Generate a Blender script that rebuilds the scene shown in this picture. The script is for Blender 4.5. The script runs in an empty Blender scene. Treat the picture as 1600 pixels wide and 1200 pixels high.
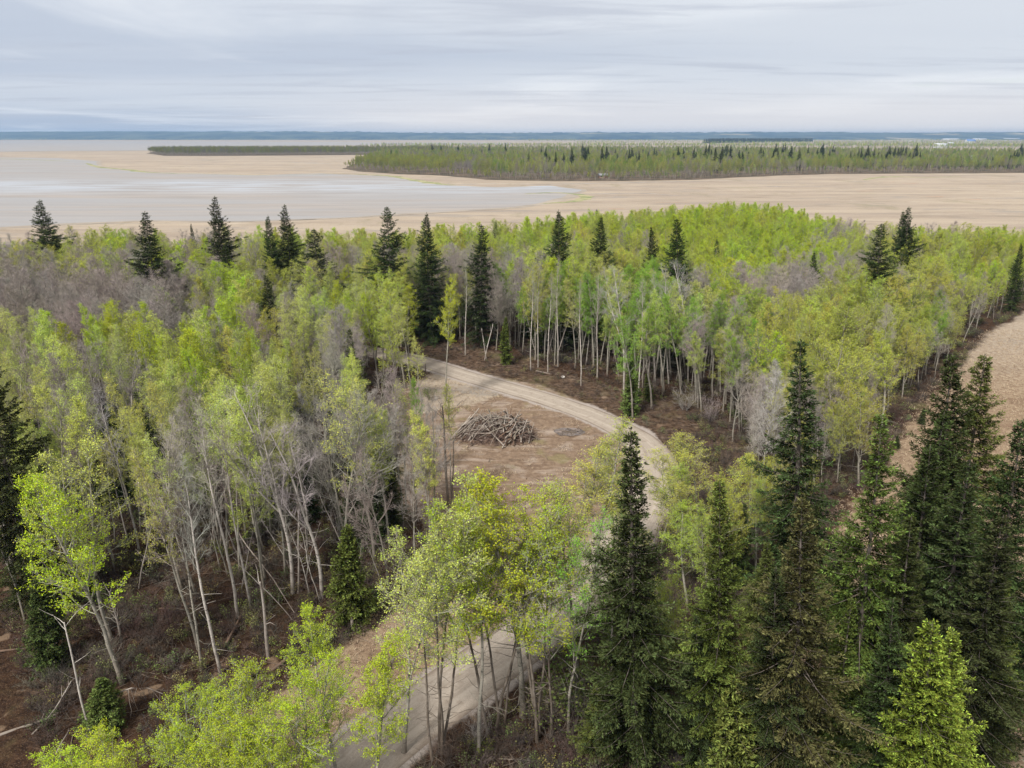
import bpy, math, random
import numpy as np
from mathutils import Vector, noise as mnoise
random.seed(11)
rng = np.random.default_rng(11)
C = bpy.context.scene
COL = C.collection
R = math.radians

# ------------------------------------------------------------------ camera
CAM_H, PITCH, FPX = 40.0, R(19.25), 1111.0
cam = bpy.data.cameras.new('camera'); cam.sensor_width = 36; cam.lens = 36 * FPX / 1600
cam.clip_end = 60000; cam.clip_start = 0.5
camo = bpy.data.objects.new('camera', cam); COL.objects.link(camo)
camo.location = (0, 0, CAM_H); camo.rotation_euler = (R(90) - PITCH, 0, 0)
C.camera = camo
# ------------------------------------------------------------------ sky, sun, exposure
SUN_EL, SUN_AZ = R(52), R(215)          # azimuth clockwise from +Y (view direction)
C.view_settings.view_transform = 'Standard'; C.view_settings.look = 'None'
C.view_settings.gamma = 1; C.view_settings.use_curve_mapping = False
C.view_settings.exposure = 0.8
C.cycles.max_bounces = 6; C.cycles.diffuse_bounces = 1; C.cycles.glossy_bounces = 2
C.cycles.transmission_bounces = 3; C.cycles.volume_bounces = 0; C.cycles.transparent_max_bounces = 6
C.cycles.caustics_reflective = False; C.cycles.caustics_refractive = False
sun = bpy.data.lights.new('sun', 'SUN'); sun.energy = 3.0; sun.angle = R(10); sun.color = (1, .96, .9)
so = bpy.data.objects.new('sun', sun); COL.objects.link(so)
sd = Vector((math.sin(SUN_AZ) * math.cos(SUN_EL), math.cos(SUN_AZ) * math.cos(SUN_EL), math.sin(SUN_EL)))
so.rotation_euler = sd.to_track_quat('Z', 'Y').to_euler(); so.location = (0, 0, 200)

class NT:
    """small node helper"""
    def __init__(s, tree): s.t = tree; s.n = tree.nodes; s.l = tree.links
    def node(s, typ, ins=None, **kw):
        n = s.n.new(typ)
        for k, v in kw.items(): setattr(n, k, v)
        for k, v in (ins or {}).items(): s.put(n.inputs[k], v)
        return n
    def put(s, sock, v):
        if isinstance(v, bpy.types.NodeSocket): s.l.new(v, sock)
        elif v is not None:
            if isinstance(v, (tuple, list)) and len(v) == 3 and sock.type == 'RGBA': v = (*v, 1)
            sock.default_value = v
    def math(s, op, a, b=None, c=None, clamp=False):
        n = s.n.new('ShaderNodeMath'); n.operation = op; n.use_clamp = clamp
        s.put(n.inputs[0], a); s.put(n.inputs[1], b); s.put(n.inputs[2], c); return n.outputs[0]
    def vmath(s, op, a, b=None):
        n = s.n.new('ShaderNodeVectorMath'); n.operation = op
        s.put(n.inputs[0], a); s.put(n.inputs[1], b); return n.outputs[0]
    def mix(s, f, a, b, blend='MIX'):
        n = s.n.new('ShaderNodeMix'); n.data_type = 'RGBA'; n.blend_type = blend; n.clamp_factor = True
        s.put(n.inputs[0], f); s.put(n.inputs[6], a); s.put(n.inputs[7], b); return n.outputs[2]
    def noise(s, vec, scale, detail=4, rough=.55, dist=0.0):
        n = s.node('ShaderNodeTexNoise', {'Scale': scale, 'Detail': detail, 'Roughness': rough, 'Distortion': dist})
        if vec is not None: s.put(n.inputs['Vector'], vec)
        return n.outputs[0]
    def ramp(s, f, lo, hi, smooth=True):
        n = s.n.new('ShaderNodeMapRange'); n.interpolation_type = 'SMOOTHSTEP' if smooth else 'LINEAR'
        s.put(n.inputs[0], f); s.put(n.inputs[1], lo); s.put(n.inputs[2], hi); return n.outputs[0]
    def mapping(s, vec, scale=(1, 1, 1), loc=(0, 0, 0), rot=(0, 0, 0)):
        n = s.n.new('ShaderNodeMapping'); s.put(n.inputs[0], vec)
        n.inputs[1].default_value = loc; n.inputs[2].default_value = rot; n.inputs[3].default_value = scale
        return n.outputs[0]

w = bpy.data.worlds.new('World'); C.world = w; w.use_nodes = True
nt = NT(w.node_tree); w.node_tree.nodes.clear()
tc = nt.node('ShaderNodeTexCoord').outputs['Generated']
sky = nt.node('ShaderNodeTexSky', sky_type='NISHITA', sun_disc=False, sun_elevation=SUN_EL, sun_rotation=SUN_AZ)
skyc = nt.vmath('SCALE', sky.outputs[0]); skyc.node.inputs['Scale'].default_value = 0.10
sep = nt.node('ShaderNodeSeparateXYZ', {0: tc})
z = nt.math('MAXIMUM', sep.outputs[2], 0.0)
zz = nt.math('ADD', z, 0.035)
cx = nt.math('DIVIDE', sep.outputs[0], zz); cy = nt.math('DIVIDE', sep.outputs[1], zz)
pl = nt.node('ShaderNodeCombineXYZ', {0: cx, 1: cy, 2: 0.0}).outputs[0]     # point on a flat cloud layer
pr = nt.mapping(pl, (0.22, 0.16, 1), (3.1, 1.7, 0), (0, 0, R(-12)))
n1 = nt.noise(pr, 1.0, 7, .55, .5)
pr2 = nt.mapping(pl, (0.05, 0.10, 1), (9.3, 4.4, 0), (0, 0, R(14)))
n2 = nt.noise(pr2, 1.0, 5, .5, .3)
pr3 = nt.mapping(pl, (0.35, 1.1, 1), (1.3, 8.4, 0), (0, 0, R(-10)))
n3 = nt.noise(pr3, 1.0, 6, .6, .4)
# cloud deck: slate undersides, pale thinner parts, warm low band
c = nt.mix(nt.ramp(n2, .35, .66), (.44, .50, .61), (.62, .66, .72))
c = nt.mix(nt.math('MULTIPLY', nt.ramp(n1, .47, .66), .75), c, (.76, .79, .83))
c = nt.mix(nt.math('MULTIPLY', nt.ramp(n3, .48, .68), .6), c, (.45, .485, .57))
gapm = nt.math('MULTIPLY', nt.ramp(n1, .60, .78), nt.ramp(n2, .5, .66))
c = nt.mix(nt.math('MULTIPLY', gapm, .5), c, skyc)
low = nt.math('SUBTRACT', 1.0, nt.ramp(z, 0.0, 0.075))
side = nt.ramp(sep.outputs[0], -.45, -.05)
c = nt.mix(nt.math('MULTIPLY', nt.math('MULTIPLY', low, side), .85), c, (.82, .78, .76))
c = nt.mix(nt.ramp(z, .22, .55), c, (.64, .635, .63))
# overcast skies are about three times as bright overhead as at the horizon
up = nt.math('MULTIPLY_ADD', nt.ramp(z, .22, .95, False), .05, 1.0)
cc = nt.vmath('SCALE', c); nt.put(cc.node.inputs['Scale'], up)
bg = nt.node('ShaderNodeBackground', {0: cc, 1: 0.66})
wo = nt.node('ShaderNodeOutputWorld'); nt.l.new(bg.outputs[0], wo.inputs[0])

# ------------------------------------------------------------------ projection helpers (photo pixel <-> place)
CP, SP = math.cos(PITCH), math.sin(PITCH)
def P(px, py, z=0.0):
    x = (px - 800) / FPX; v = (600 - py) / FPX
    d = (x, CP + v * SP, -SP + v * CP)
    t = (z - CAM_H) / d[2]
    return (d[0] * t, d[1] * t)
def proj(x, y, z):
    dz = z - CAM_H; f = y * CP - dz * SP; u = y * SP + dz * CP
    return 800 + FPX * x / f, 600 - FPX * u / f
def in_poly(px, py, poly):
    r = np.zeros(np.shape(px), bool); n = len(poly)
    for i in range(n):
        x0, y0 = poly[i]; x1, y1 = poly[i - 1]
        c_ = ((y0 > py) != (y1 > py)) & (px < (x1 - x0) * (py - y0) / ((y1 - y0) or 1e-9) + x0)
        r ^= c_
    return r
def poly_dist(x, y, poly):
    """signed distance, positive inside (numpy)"""
    d = np.full(np.shape(x), 1e9); n = len(poly)
    for i in range(n):
        ax, ay = poly[i - 1]; bx, by = poly[i]
        ex, ey = bx - ax, by - ay; L = ex * ex + ey * ey + 1e-9
        t = np.clip(((x - ax) * ex + (y - ay) * ey) / L, 0, 1)
        d = np.minimum(d, np.hypot(x - ax - t * ex, y - ay - t * ey))
    return np.where(in_poly(x, y, poly), d, -d)
def line_dist(x, y, pts):
    d = np.full(np.shape(x), 1e9)
    for (ax, ay), (bx, by) in zip(pts[:-1], pts[1:]):
        ex, ey = bx - ax, by - ay; L = ex * ex + ey * ey + 1e-9
        t = np.clip(((x - ax) * ex + (y - ay) * ey) / L, 0, 1)
        d = np.minimum(d, np.hypot(x - ax - t * ex, y - ay - t * ey))
    return d
def W(pts): return [P(a, b) for a, b in pts]
def catmull(pts, n=8):
    pts = [np.array(p, float) for p in pts]; pts = [2 * pts[0] - pts[1]] + pts + [2 * pts[-1] - pts[-2]]; out = []
    for i in range(1, len(pts) - 2):
        p0, p1, p2, p3 = pts[i - 1:i + 3]
        for k in range(n):
            t = k / n
            out.append(.5 * ((2 * p1) + (-p0 + p2) * t + (2 * p0 - 5 * p1 + 4 * p2 - p3) * t * t + (-p0 + 3 * p1 - 3 * p2 + p3) * t ** 3))
    out.append(pts[-2]); return out

# ------------------------------------------------------------------ object helpers
def tag(o, label=None, cat=None, group=None, kind=None):
    if label: o['label'] = label
    if cat: o['category'] = cat
    if group: o['group'] = group
    if kind: o['kind'] = kind
    return o
def mesh_np(name, verts, faces, mats, smooth=False, corners=4, mat_idx=None):
    """faces: int array (n, corners) or a list of arrays with differing corners"""
    me = bpy.data.meshes.new(name)
    if not isinstance(faces, list): faces = [faces]
    faces = [f for f in faces if len(f)]
    me.vertices.add(len(verts)); me.vertices.foreach_set('co', np.asarray(verts, np.float32).ravel())
    tot = np.concatenate([np.full(len(f), f.shape[1]) for f in faces]); idx = np.concatenate([f.ravel() for f in faces])
    me.loops.add(len(idx)); me.loops.foreach_set('vertex_index', idx.astype(np.int32))
    me.polygons.add(len(tot)); me.polygons.foreach_set('loop_start', np.concatenate([[0], np.cumsum(tot)[:-1]]).astype(np.int32))
    me.polygons.foreach_set('loop_total', tot.astype(np.int32))
    if smooth: me.polygons.foreach_set('use_smooth', np.ones(len(tot), bool))
    for m in (mats if isinstance(mats, (list, tuple)) else [mats]): me.materials.append(m)
    if mat_idx is not None: me.polygons.foreach_set('material_index', np.asarray(mat_idx, np.int32))
    me.update(calc_edges=True); me.validate()
    return me
def link(name, data, parent=None, loc=None):
    o = bpy.data.objects.new(name, data); COL.objects.link(o)
    if parent: o.parent = parent
    if loc is not None: o.location = loc
    return o

class Tubes:
    """collects tapered limbs; builds them all as one mesh"""
    def __init__(s): s.g = {}
    def add(s, pts, rad, sides): s.g.setdefault((len(pts), sides), []).append((pts, rad))
    def arrays(s):
        V, F3, F4, off = [], [], [], 0
        for (k, n), L in s.g.items():
            P_ = np.array([a for a, _ in L], float); r = np.array([b for _, b in L], float)
            m = len(L); T = np.gradient(P_, axis=1); T /= np.linalg.norm(T, axis=2, keepdims=True) + 1e-9
            ref = np.where(np.abs(T[:, :1, 2:3]) > .9, np.array([1., 0, 0]), np.array([0, 0, 1.]))
            U = np.cross(T, ref); U /= np.linalg.norm(U, axis=2, keepdims=True) + 1e-9
            Wv = np.cross(T, U)
            if n == 1:      # flat ribbon for the finest twigs
                ph = rng.uniform(0, math.pi, (m, 1, 1)); D = U * np.cos(ph) + Wv * np.sin(ph)
                v = np.stack([P_ - D * r[..., None], P_ + D * r[..., None]], 2).reshape(-1, 3)
                b = off + (np.arange(m)[:, None] * k + np.arange(k - 1)[None]) * 2
                F4.append(np.stack([b, b + 1, b + 3, b + 2], -1).reshape(-1, 4))
            else:
                a = np.arange(n) * 2 * math.pi / n
                v = (P_[:, :, None] + r[..., None, None] * (U[:, :, None] * np.cos(a)[:, None] + Wv[:, :, None] * np.sin(a)[:, None])).reshape(-1, 3)
                b = (np.arange(m)[:, None, None] * k + np.arange(k - 1)[None, :, None]) * n
                j = np.arange(n)[None, None]; j2 = (j + 1) % n
                F4.append(off + np.stack([b + j, b + j2, b + n + j2, b + n + j], -1).reshape(-1, 4))
            V.append(v); off += len(v)
        return np.concatenate(V), np.concatenate(F4)
    def mesh(s, name, mat, smooth=True):
        v, f = s.arrays(); return mesh_np(name, v, f, mat, smooth)

# ------------------------------------------------------------------ materials
def material(name):
    m = bpy.data.materials.new(name); m.use_nodes = True; m.node_tree.nodes.clear()
    n = NT(m.node_tree); out = n.node('ShaderNodeOutputMaterial'); return m, n, out
def obj_coord(n): return n.node('ShaderNodeTexCoord').outputs['Object']
def world_coord(n): return n.node('ShaderNodeNewGeometry').outputs['Position']
def finish(n, out, col, rough=.9, spec=.2, bump=None, bstr=.5, bdist=.05):
    p = n.node('ShaderNodeBsdfPrincipled', {'Base Color': col, 'Roughness': rough, 'Specular IOR Level': spec})
    if bump is not None:
        b = n.node('ShaderNodeBump', {'Height': bump, 'Strength': bstr, 'Distance': bdist}); n.l.new(b.outputs[0], p.inputs['Normal'])
    n.l.new(p.outputs[0], out.inputs[0]); return p

def leaf_material(name, trans=.4, var=.35, spread=.06, tone=False):
    m, n, out = material(name)
    t = n.node('ShaderNodeAttribute', attribute_type='INSTANCER', attribute_name='tint').outputs['Color']
    ri = n.node('ShaderNodeNewGeometry').outputs['Random Per Island']
    nz = n.noise(obj_coord(n), .9, 2)
    v = n.math('MULTIPLY_ADD', ri, var, 1 - var / 2); v2 = n.math('MULTIPLY_ADD', nz, .7, .65)
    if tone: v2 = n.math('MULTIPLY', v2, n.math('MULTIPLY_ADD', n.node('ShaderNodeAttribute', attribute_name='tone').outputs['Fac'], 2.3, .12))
    hs = n.node('ShaderNodeHueSaturation', {'Hue': n.math('MULTIPLY_ADD', ri, spread, .5 - spread / 2), 'Saturation': 1.0, 'Value': n.math('MULTIPLY', v, v2), 'Color': t})
    d = n.node('ShaderNodeBsdfDiffuse', {0: hs.outputs[0]}); tr = n.node('ShaderNodeBsdfTranslucent', {0: hs.outputs[0]})
    mx = n.node('ShaderNodeMixShader', {0: trans, 1: d.outputs[0], 2: tr.outputs[0]})
    n.l.new(mx.outputs[0], out.inputs[0]); return m
LEAF = leaf_material('leaf', .28, .5, .05)
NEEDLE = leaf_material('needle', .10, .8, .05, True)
def bark_material(name, a, b, dark, zs=1.5, amount=.5, attr=None):
    m, n, out = material(name); oc = obj_coord(n)
    col = n.mix(n.ramp(n.noise(oc, 1.2, 3), .35, .65), a, b)
    if attr: col = n.mix(.85, col, n.node('ShaderNodeAttribute', attribute_type='INSTANCER', attribute_name=attr).outputs['Color'])
    bands = n.noise(n.mapping(oc, (3, 3, zs * 6)), 1.0, 4, .65)
    col = n.mix(n.math('MULTIPLY', n.ramp(bands, .56, .66), amount), col, dark)
    if not attr:
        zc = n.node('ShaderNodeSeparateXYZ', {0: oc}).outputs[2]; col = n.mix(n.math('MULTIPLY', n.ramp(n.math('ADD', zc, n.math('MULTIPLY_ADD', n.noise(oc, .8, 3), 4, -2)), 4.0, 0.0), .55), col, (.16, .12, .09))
        col = n.mix(n.math('MULTIPLY', n.ramp(n.noise(n.mapping(oc, (1, 1, .5)), 1.3, 4, .7), .56, .62), amount), col, dark)
    finish(n, out, col, .9, .15, bands, .4, .02); return m
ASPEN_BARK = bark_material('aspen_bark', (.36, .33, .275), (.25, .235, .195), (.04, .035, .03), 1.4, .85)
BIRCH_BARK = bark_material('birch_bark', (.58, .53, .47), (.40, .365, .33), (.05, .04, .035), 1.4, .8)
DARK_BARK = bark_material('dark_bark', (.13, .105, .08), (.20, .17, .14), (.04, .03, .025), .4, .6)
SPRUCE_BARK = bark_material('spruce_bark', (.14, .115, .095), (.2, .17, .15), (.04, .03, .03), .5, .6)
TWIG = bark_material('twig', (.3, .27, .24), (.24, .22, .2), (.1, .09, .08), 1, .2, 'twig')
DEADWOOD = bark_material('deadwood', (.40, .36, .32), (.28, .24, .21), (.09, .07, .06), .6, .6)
REDLOG = bark_material('rotten_wood', (.16, .085, .055), (.10, .06, .045), (.03, .02, .018), .6, .6)

# ------------------------------------------------------------------ tree makers (each returns parts as meshes)
def wander(p, d, L, k, bend, upw=0.0):
    """polyline from p along d; returns list of points"""
    d = np.array(d, float); d /= np.linalg.norm(d); out = [np.array(p, float)]
    for i in range(k):
        d = d + rng.normal(0, bend, 3) + np.array([0, 0, upw]); d /= np.linalg.norm(d)
        out.append(out[-1] + d * L / k)
    return np.array(out)
def lerp_poly(pts, f):
    x = f * (len(pts) - 1); i = min(int(x), len(pts) - 2); t = x - i
    return pts[i] * (1 - t) + pts[i + 1] * t, pts[i + 1] - pts[i]
def side_dir(axis, ang, phi):
    a = np.array(axis) / np.linalg.norm(axis); u = np.cross(a, [0.3, 0.2, 1.] if abs(a[2]) < .9 else [1., 0, 0]); u /= np.linalg.norm(u); v = np.cross(a, u)
    return a * math.cos(ang) + (u * math.cos(phi) + v * math.sin(phi)) * math.sin(ang)
def quads_at(pos, dirs, ln, wd, curl=.25):
    """diamond leaves at pos pointing along dirs"""
    m = len(pos); d = dirs / (np.linalg.norm(dirs, axis=1, keepdims=True) + 1e-9)
    s = np.cross(d, rng.normal(size=(m, 3))); s /= np.linalg.norm(s, axis=1, keepdims=True) + 1e-9
    ln = np.asarray(ln).reshape(-1, 1) * np.ones((m, 1)); wd = np.asarray(wd).reshape(-1, 1) * np.ones((m, 1))
    nrm = np.cross(d, s)
    v = np.stack([pos, pos + d * ln * .5 + s * wd * .5 + nrm * ln * curl * .3, pos + d * ln, pos + d * ln * .5 - s * wd * .5 + nrm * ln * curl * .3], 1).reshape(-1, 3)
    f = np.arange(m * 4).reshape(-1, 4); return v, f

def make_broadleaf(H=18., crown=.5, width=2.3, limbs=30, leafy=1.0, leafsize=.13, r0=.17, bark=ASPEN_BARK, up=.5, forks=0, fine=1.0, lean=.03, stems=1, twigr=.0065, dens=7):
    """stems with limbs, sub-branches, twigs; returns (trunk, branches, crown or None)"""
    T, B = Tubes(), Tubes(); LP, LD = [], []
    starts = []
    for s_ in range(stems):
        base = np.array([0, 0, -.3]) if stems == 1 else np.array([*(rng.normal(0, .45, 2)), -.3])
        hh = H * (1 if s_ == 0 else rng.uniform(.72, 1))
        ln_ = lean if stems == 1 else lean + .06
        ph = rng.uniform(0, 6.28) if s_ == 0 else s_ * 6.28 / stems
        axis = np.array([math.cos(ph) * ln_, math.sin(ph) * ln_, 1.])
        tp = wander(base, axis, hh, 14, .035, .02)
        rr = np.linspace(1, .06, 15) ** .85 * r0 * (hh / H) * (1 if stems == 1 else .75)
        rr[0] *= 1.35; T.add(tp, rr, 8); starts.append((tp, rr, hh, crown))
        for k in range(forks):
            f = rng.uniform(crown * .75, crown * 1.1); p, d = lerp_poly(tp, f)
            q = wander(p, side_dir(d, rng.uniform(.22, .48), rng.uniform(0, 6.28)), hh * (1 - f) * rng.uniform(.8, 1.0), 14, .05, .07)
            r2 = np.linspace(1, .08, 15) * r0 * .55 * (1 - f * .4); T.add(q, r2, 6); starts.append((q, r2, hh * (1 - f), .15))
        for k in range(10):   # dead stubs low on the stem
            f = rng.uniform(.12, crown); p, d = lerp_poly(tp, f)
            q = wander(p, side_dir(d, rng.uniform(1.1, 1.7), rng.uniform(0, 6.28)), rng.uniform(.4, 2.0), 4, .22); T.add(q, np.linspace(.022, .006, 5), 3)
    per = int(limbs / (1 + .8 * (len(starts) - 1)))
    for tp, rr, hh, cr in starts:
        for i in range(per):
            f = cr + (1 - cr) * (i + rng.uniform(0, 1)) / per; f = min(f, .985)
            u = (f - cr) / (1 - cr)
            Lb = width * (0.30 + 1.25 * math.sin(math.pi * min(1, .22 + u * .70)) ** 1.1) * rng.uniform(.6, 1.1) * (1 - .45 * u)
            p, d = lerp_poly(tp, f)
            q = wander(p, side_dir(d, rng.uniform(.65, 1.15) - u * .35, i * 2.4 + rng.uniform(-.5, .5)), Lb, 6, .12, up * .16)
            rb = max(.012, min(.05, Lb * .014)); B.add(q, np.linspace(rb, rb * .25, 7), 4)
            nb = max(4, int(dens * fine * (.5 + Lb / 3)))
            for j in range(nb):
                g = rng.uniform(.15, 1); p2, d2 = lerp_poly(q, g)
                L2 = Lb * rng.uniform(.25, .5) * (1.15 - .5 * g)
                q2 = wander(p2, side_dir(d2, rng.uniform(.4, .95), rng.uniform(0, 6.28)), L2, 3, .17, up * .12)
                B.add(q2, np.linspace(rb * .38, twigr, 4), 3)
                for k in range(int(5 * fine) + 1):
                    p3, d3 = lerp_poly(q2, rng.uniform(.15, 1))
                    L3 = rng.uniform(.25, .62)
                    q3 = wander(p3, side_dir(d3, rng.uniform(.3, .9), rng.uniform(0, 6.28)), L3, 2, .2, .12)
                    B.add(q3, np.linspace(twigr, twigr * .45, 3), 1)
                    if leafy > 0:
                        nl = rng.poisson(4.6 * leafy)
                        for _ in range(nl):
                            pp, dd = lerp_poly(q3, rng.uniform(0.1, 1)); LP.append(pp + rng.normal(0, .07, 3)); LD.append(dd + rng.normal(0, .25, 3))
                    else:
                        for _ in range(2):
                            p4, d4 = lerp_poly(q3, rng.uniform(.2, 1)); q4 = wander(p4, side_dir(d4, rng.uniform(.4, .9), rng.uniform(0, 6.28)), rng.uniform(.15, .4), 1, .1, .1)
                            B.add(q4, np.array([twigr * .6, twigr * .3]), 1)
    trunk = T.mesh('trunk', bark); br = B.mesh('branches', TWIG)
    cr_ = None
    if leafy > 0:
        LP = np.array(LP); LD = np.array(LD); s_ = leafsize * rng.uniform(.65, 1.3, len(LP))
        v, f = quads_at(LP, LD, s_, s_ * .8); cr_ = mesh_np('crown', v, f, LEAF)
    return trunk, br, cr_

def make_spruce(H=24., width=3.1, bare=.10, whorl=.50, tuft=.135, dens=1.4, ragged=.25, r0=.24, thin=0.0, pw=.88):
    T = Tubes(); PO, DI, TN = [], [], []
    tp = wander([0, 0, -.3], [rng.normal(0, .01), rng.normal(0, .01), 1], H + .2, 14, .008, .01)
    T.add(tp, np.linspace(1, .05, 15) * r0, 8)
    z = H * bare; ph = 0
    while z < H - .25:
        u = (z - H * bare) / (H * (1 - bare))
        prof = (1 - u) ** pw * min(1, .66 + u * 2.4) * 1.16 + .03
        nb = 6 if u < .8 else 5
        gap = mnoise.noise(Vector((z * .35, H, width))) * ragged
        for b in range(nb):
            if rng.random() < thin * (1.1 - u) + .04: continue
            ph += 2.4 + rng.uniform(-.4, .4)
            L = width * prof * rng.uniform(1 - ragged - .12, 1.12) * (1 + gap) * (1 + .22 * math.sin(ph * 1.0 + z * .5))
            if L < .15: L = .15
            btone = rng.normal(0, .13)
            p, _ = lerp_poly(tp, min(.999, (z + rng.uniform(-.07, .07)) / H))
            el = -.42 + u * 1.15 + rng.uniform(-.14, .14)
            d = np.array([math.cos(ph) * math.cos(el), math.sin(ph) * math.cos(el), math.sin(el)])
            k = 6; q = [p]; dd = d.copy()
            for i in range(k):
                dd = dd + np.array([0, 0, (-.06 if i < 2 else .10) * (1 - u * .5)]) + rng.normal(0, .05, 3); dd /= np.linalg.norm(dd); q.append(q[-1] + dd * L / k)
            q = np.array(q); T.add(q, np.linspace(.007 + L * .006, .004, k + 1), 4)
            ns = int((4 + L * 9) * dens)
            for s in range(ns):
                g = 1 - (1 - rng.uniform(.08, 1)) ** 1.2; pb, db = lerp_poly(q, g)
                db = db / np.linalg.norm(db); side = np.cross(db, [0, 0, 1]); side /= np.linalg.norm(side) + 1e-9
                sg = rng.choice([-1, 1]); Ls = (.12 + .34 * L * (1.08 - g) * rng.uniform(.5, 1.1)); Ls = min(Ls, 1.15)
                sdv = db * rng.uniform(.5, .9) + side * sg * rng.uniform(.5, 1.) + np.array([0, 0, rng.uniform(-.55, .12)]); sdv /= np.linalg.norm(sdv)
                m = max(3, int(Ls / tuft * 3.2))
                t = rng.uniform(0, 1, m)[:, None]
                PO.append(pb + sdv * Ls * t + rng.normal(0, .035, (m, 3)) - np.array([0, 0, 1]) * t * t * Ls * .22)
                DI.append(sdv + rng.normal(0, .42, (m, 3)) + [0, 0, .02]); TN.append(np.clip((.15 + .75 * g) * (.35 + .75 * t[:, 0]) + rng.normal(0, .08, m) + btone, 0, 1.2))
        z += whorl * rng.uniform(.7, 1.25) * (1 - .35 * u)
    # leader
    m = 26; t = rng.uniform(0, 1, m)[:, None]
    PO.append(np.array([tp[-1] * 1.0]) - np.array([0, 0, .9]) * t); DI.append(np.concatenate([rng.normal(0, .5, (m, 2)), np.full((m, 1), .8)], 1)); TN.append(np.full(m, .6))
    PO = np.concatenate(PO); DI = np.concatenate(DI)
    s_ = tuft * rng.uniform(.7, 1.4, len(PO)); v, f = quads_at(PO, DI, s_ * 1.15, s_ * .36, .5)
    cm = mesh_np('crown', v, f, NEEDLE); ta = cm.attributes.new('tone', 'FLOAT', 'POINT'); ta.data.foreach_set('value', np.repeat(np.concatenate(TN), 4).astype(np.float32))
    return T.mesh('trunk', SPRUCE_BARK), None, cm

def make_brush(H=1.6, stems=14, spread=.9, leafy=0, leafsize=.08, twigs=7):
    B = Tubes(); LP, LD = [], []
    for i in range(stems):
        a = rng.uniform(0, 6.28); o = rng.uniform(0, .35)
        q = wander([math.cos(a) * o, math.sin(a) * o, -.05], [math.cos(a) * spread * rng.uniform(.2, 1), math.sin(a) * spread * rng.uniform(.2, 1), 1.2], H * rng.uniform(.6, 1.1), 5, .12, .03)
        B.add(q, np.linspace(.014, .006, 6), 3)
        for j in range(twigs):
            p, d = lerp_poly(q, rng.uniform(.2, 1)); q2 = wander(p, side_dir(d, rng.uniform(.4, 1), rng.uniform(0, 6.28)), H * rng.uniform(.2, .42), 2, .2, .08)
            B.add(q2, np.array([.007, .005, .003]), 1)
            for k in range(3):
                p3, d3 = lerp_poly(q2, rng.uniform(.2, 1)); q3 = wander(p3, side_dir(d3, rng.uniform(.4, 1), rng.uniform(0, 6.28)), H * rng.uniform(.08, .2), 1, .2)
                B.add(q3, np.array([.005, .003]), 1)
                for _ in range(rng.poisson(3.2 * leafy)):
                    pp, dd = lerp_poly(q3, rng.uniform(0, 1)); LP.append(pp + rng.normal(0, .05, 3)); LD.append(dd + rng.normal(0, .2, 3))
    br = B.mesh('branches', TWIG); cr = None
    if leafy: 
        s_ = leafsize * rng.uniform(.7, 1.3, len(LP)); v, f = quads_at(np.array(LP), np.array(LD), s_, s_ * .8); cr = mesh_np('crown', v, f, LEAF)
    return None, br, cr

# forms; the base height of each is kept so a placed tree is scaled to the height read off the photo
FORMS = {}
def form(key, H, parts): FORMS[key] = (H, parts)
for i in range(4): form(('aspen', i), 18, make_broadleaf(18, [.42, .5, .36, .46][i], [2.3, 2.0, 2.6, 2.1][i], 36, 1.4, .088, .15, forks=[0, 0, 0, 1][i]))
for i in range(3): form(('thin', i), 18, make_broadleaf(18, [.45, .55, .4][i], [2.0, 2.2, 2.4][i], 32, .85, .078, .12, forks=[0, 0, 1][i], fine=1.1))
for i in range(2): form(('full', i), 16, make_broadleaf(16, .30, 3.1, 46, 1.25, .085, .14, forks=2, stems=1, bark=ASPEN_BARK))
for i in range(2): form(('clump', i), 20, make_broadleaf(20, .42, 2.3, 78, .8, .088, .13, stems=4, bark=DARK_BARK))
for i in range(4): form(('bare', i), 17, make_broadleaf(17, [.4, .5, .34, .45][i], [2.4, 2.1, 2.7, 2.2][i], 34, 0, 0, .14, forks=[0, 0, 1, 2][i], fine=1.25, bark=ASPEN_BARK))
for i in range(2): form(('birch', i), 19, make_broadleaf(19, [.40, .5][i], [2.3, 1.9][i], 28, 0, 0, .16, forks=[2, 0][i], fine=.9, bark=BIRCH_BARK))
form(('pole', 0), 12, make_broadleaf(12, .35, 1.1, 10, 0, 0, .10, fine=.6, bark=DEADWOOD)); form(('pole', 1), 12, make_broadleaf(12, .5, .9, 7, 0, 0, .09, fine=.5, bark=BIRCH_BARK, lean=.08))
form(('spruce', 0), 24, make_spruce(24, 3.3, ragged=.34))
form(('spruce', 1), 24, make_spruce(24, 3.0, ragged=.5, whorl=.62))
form(('spruce', 2), 24, make_spruce(24, 3.7, ragged=.42, bare=.06, whorl=.58))
form(('cone', 0), 24, make_spruce(24, 4.6, ragged=.34, pw=.85, dens=1.2)); form(('cone', 1), 24, make_spruce(24, 4.3, ragged=.55, pw=.75, dens=1.2)); form(('cone', 2), 24, make_spruce(24, 5.2, ragged=.5, pw=.8, dens=1.1, whorl=.6))
form(('ragged', 0), 24, make_spruce(24, 3.2, bare=.24, whorl=.56, ragged=.55, thin=.2))
form(('lush', 0), 25, make_spruce(25, 3.7, bare=.06, ragged=.46, pw=.78, dens=1.5, whorl=.55))
form(('youngspruce', 0), 9, make_spruce(9, 1.9, bare=.04, whorl=.30, ragged=.2, r0=.1, tuft=.17))
form(('broadspruce', 0), 16, make_spruce(16, 3.6, bare=.05, whorl=.36, ragged=.2, r0=.2, dens=1.1))
form(('shrub', 0), 3, make_brush(3.0, 16, .8, 1.0, .10)); form(('shrub', 1), 3, make_brush(3.2, 14, .9, .5, .09))
form(('bareshrub', 0), 3, make_brush(3.0, 18, .8, 0)); form(('bareshrub', 1), 3, make_brush(2.6, 22, 1.0, 0))
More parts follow.
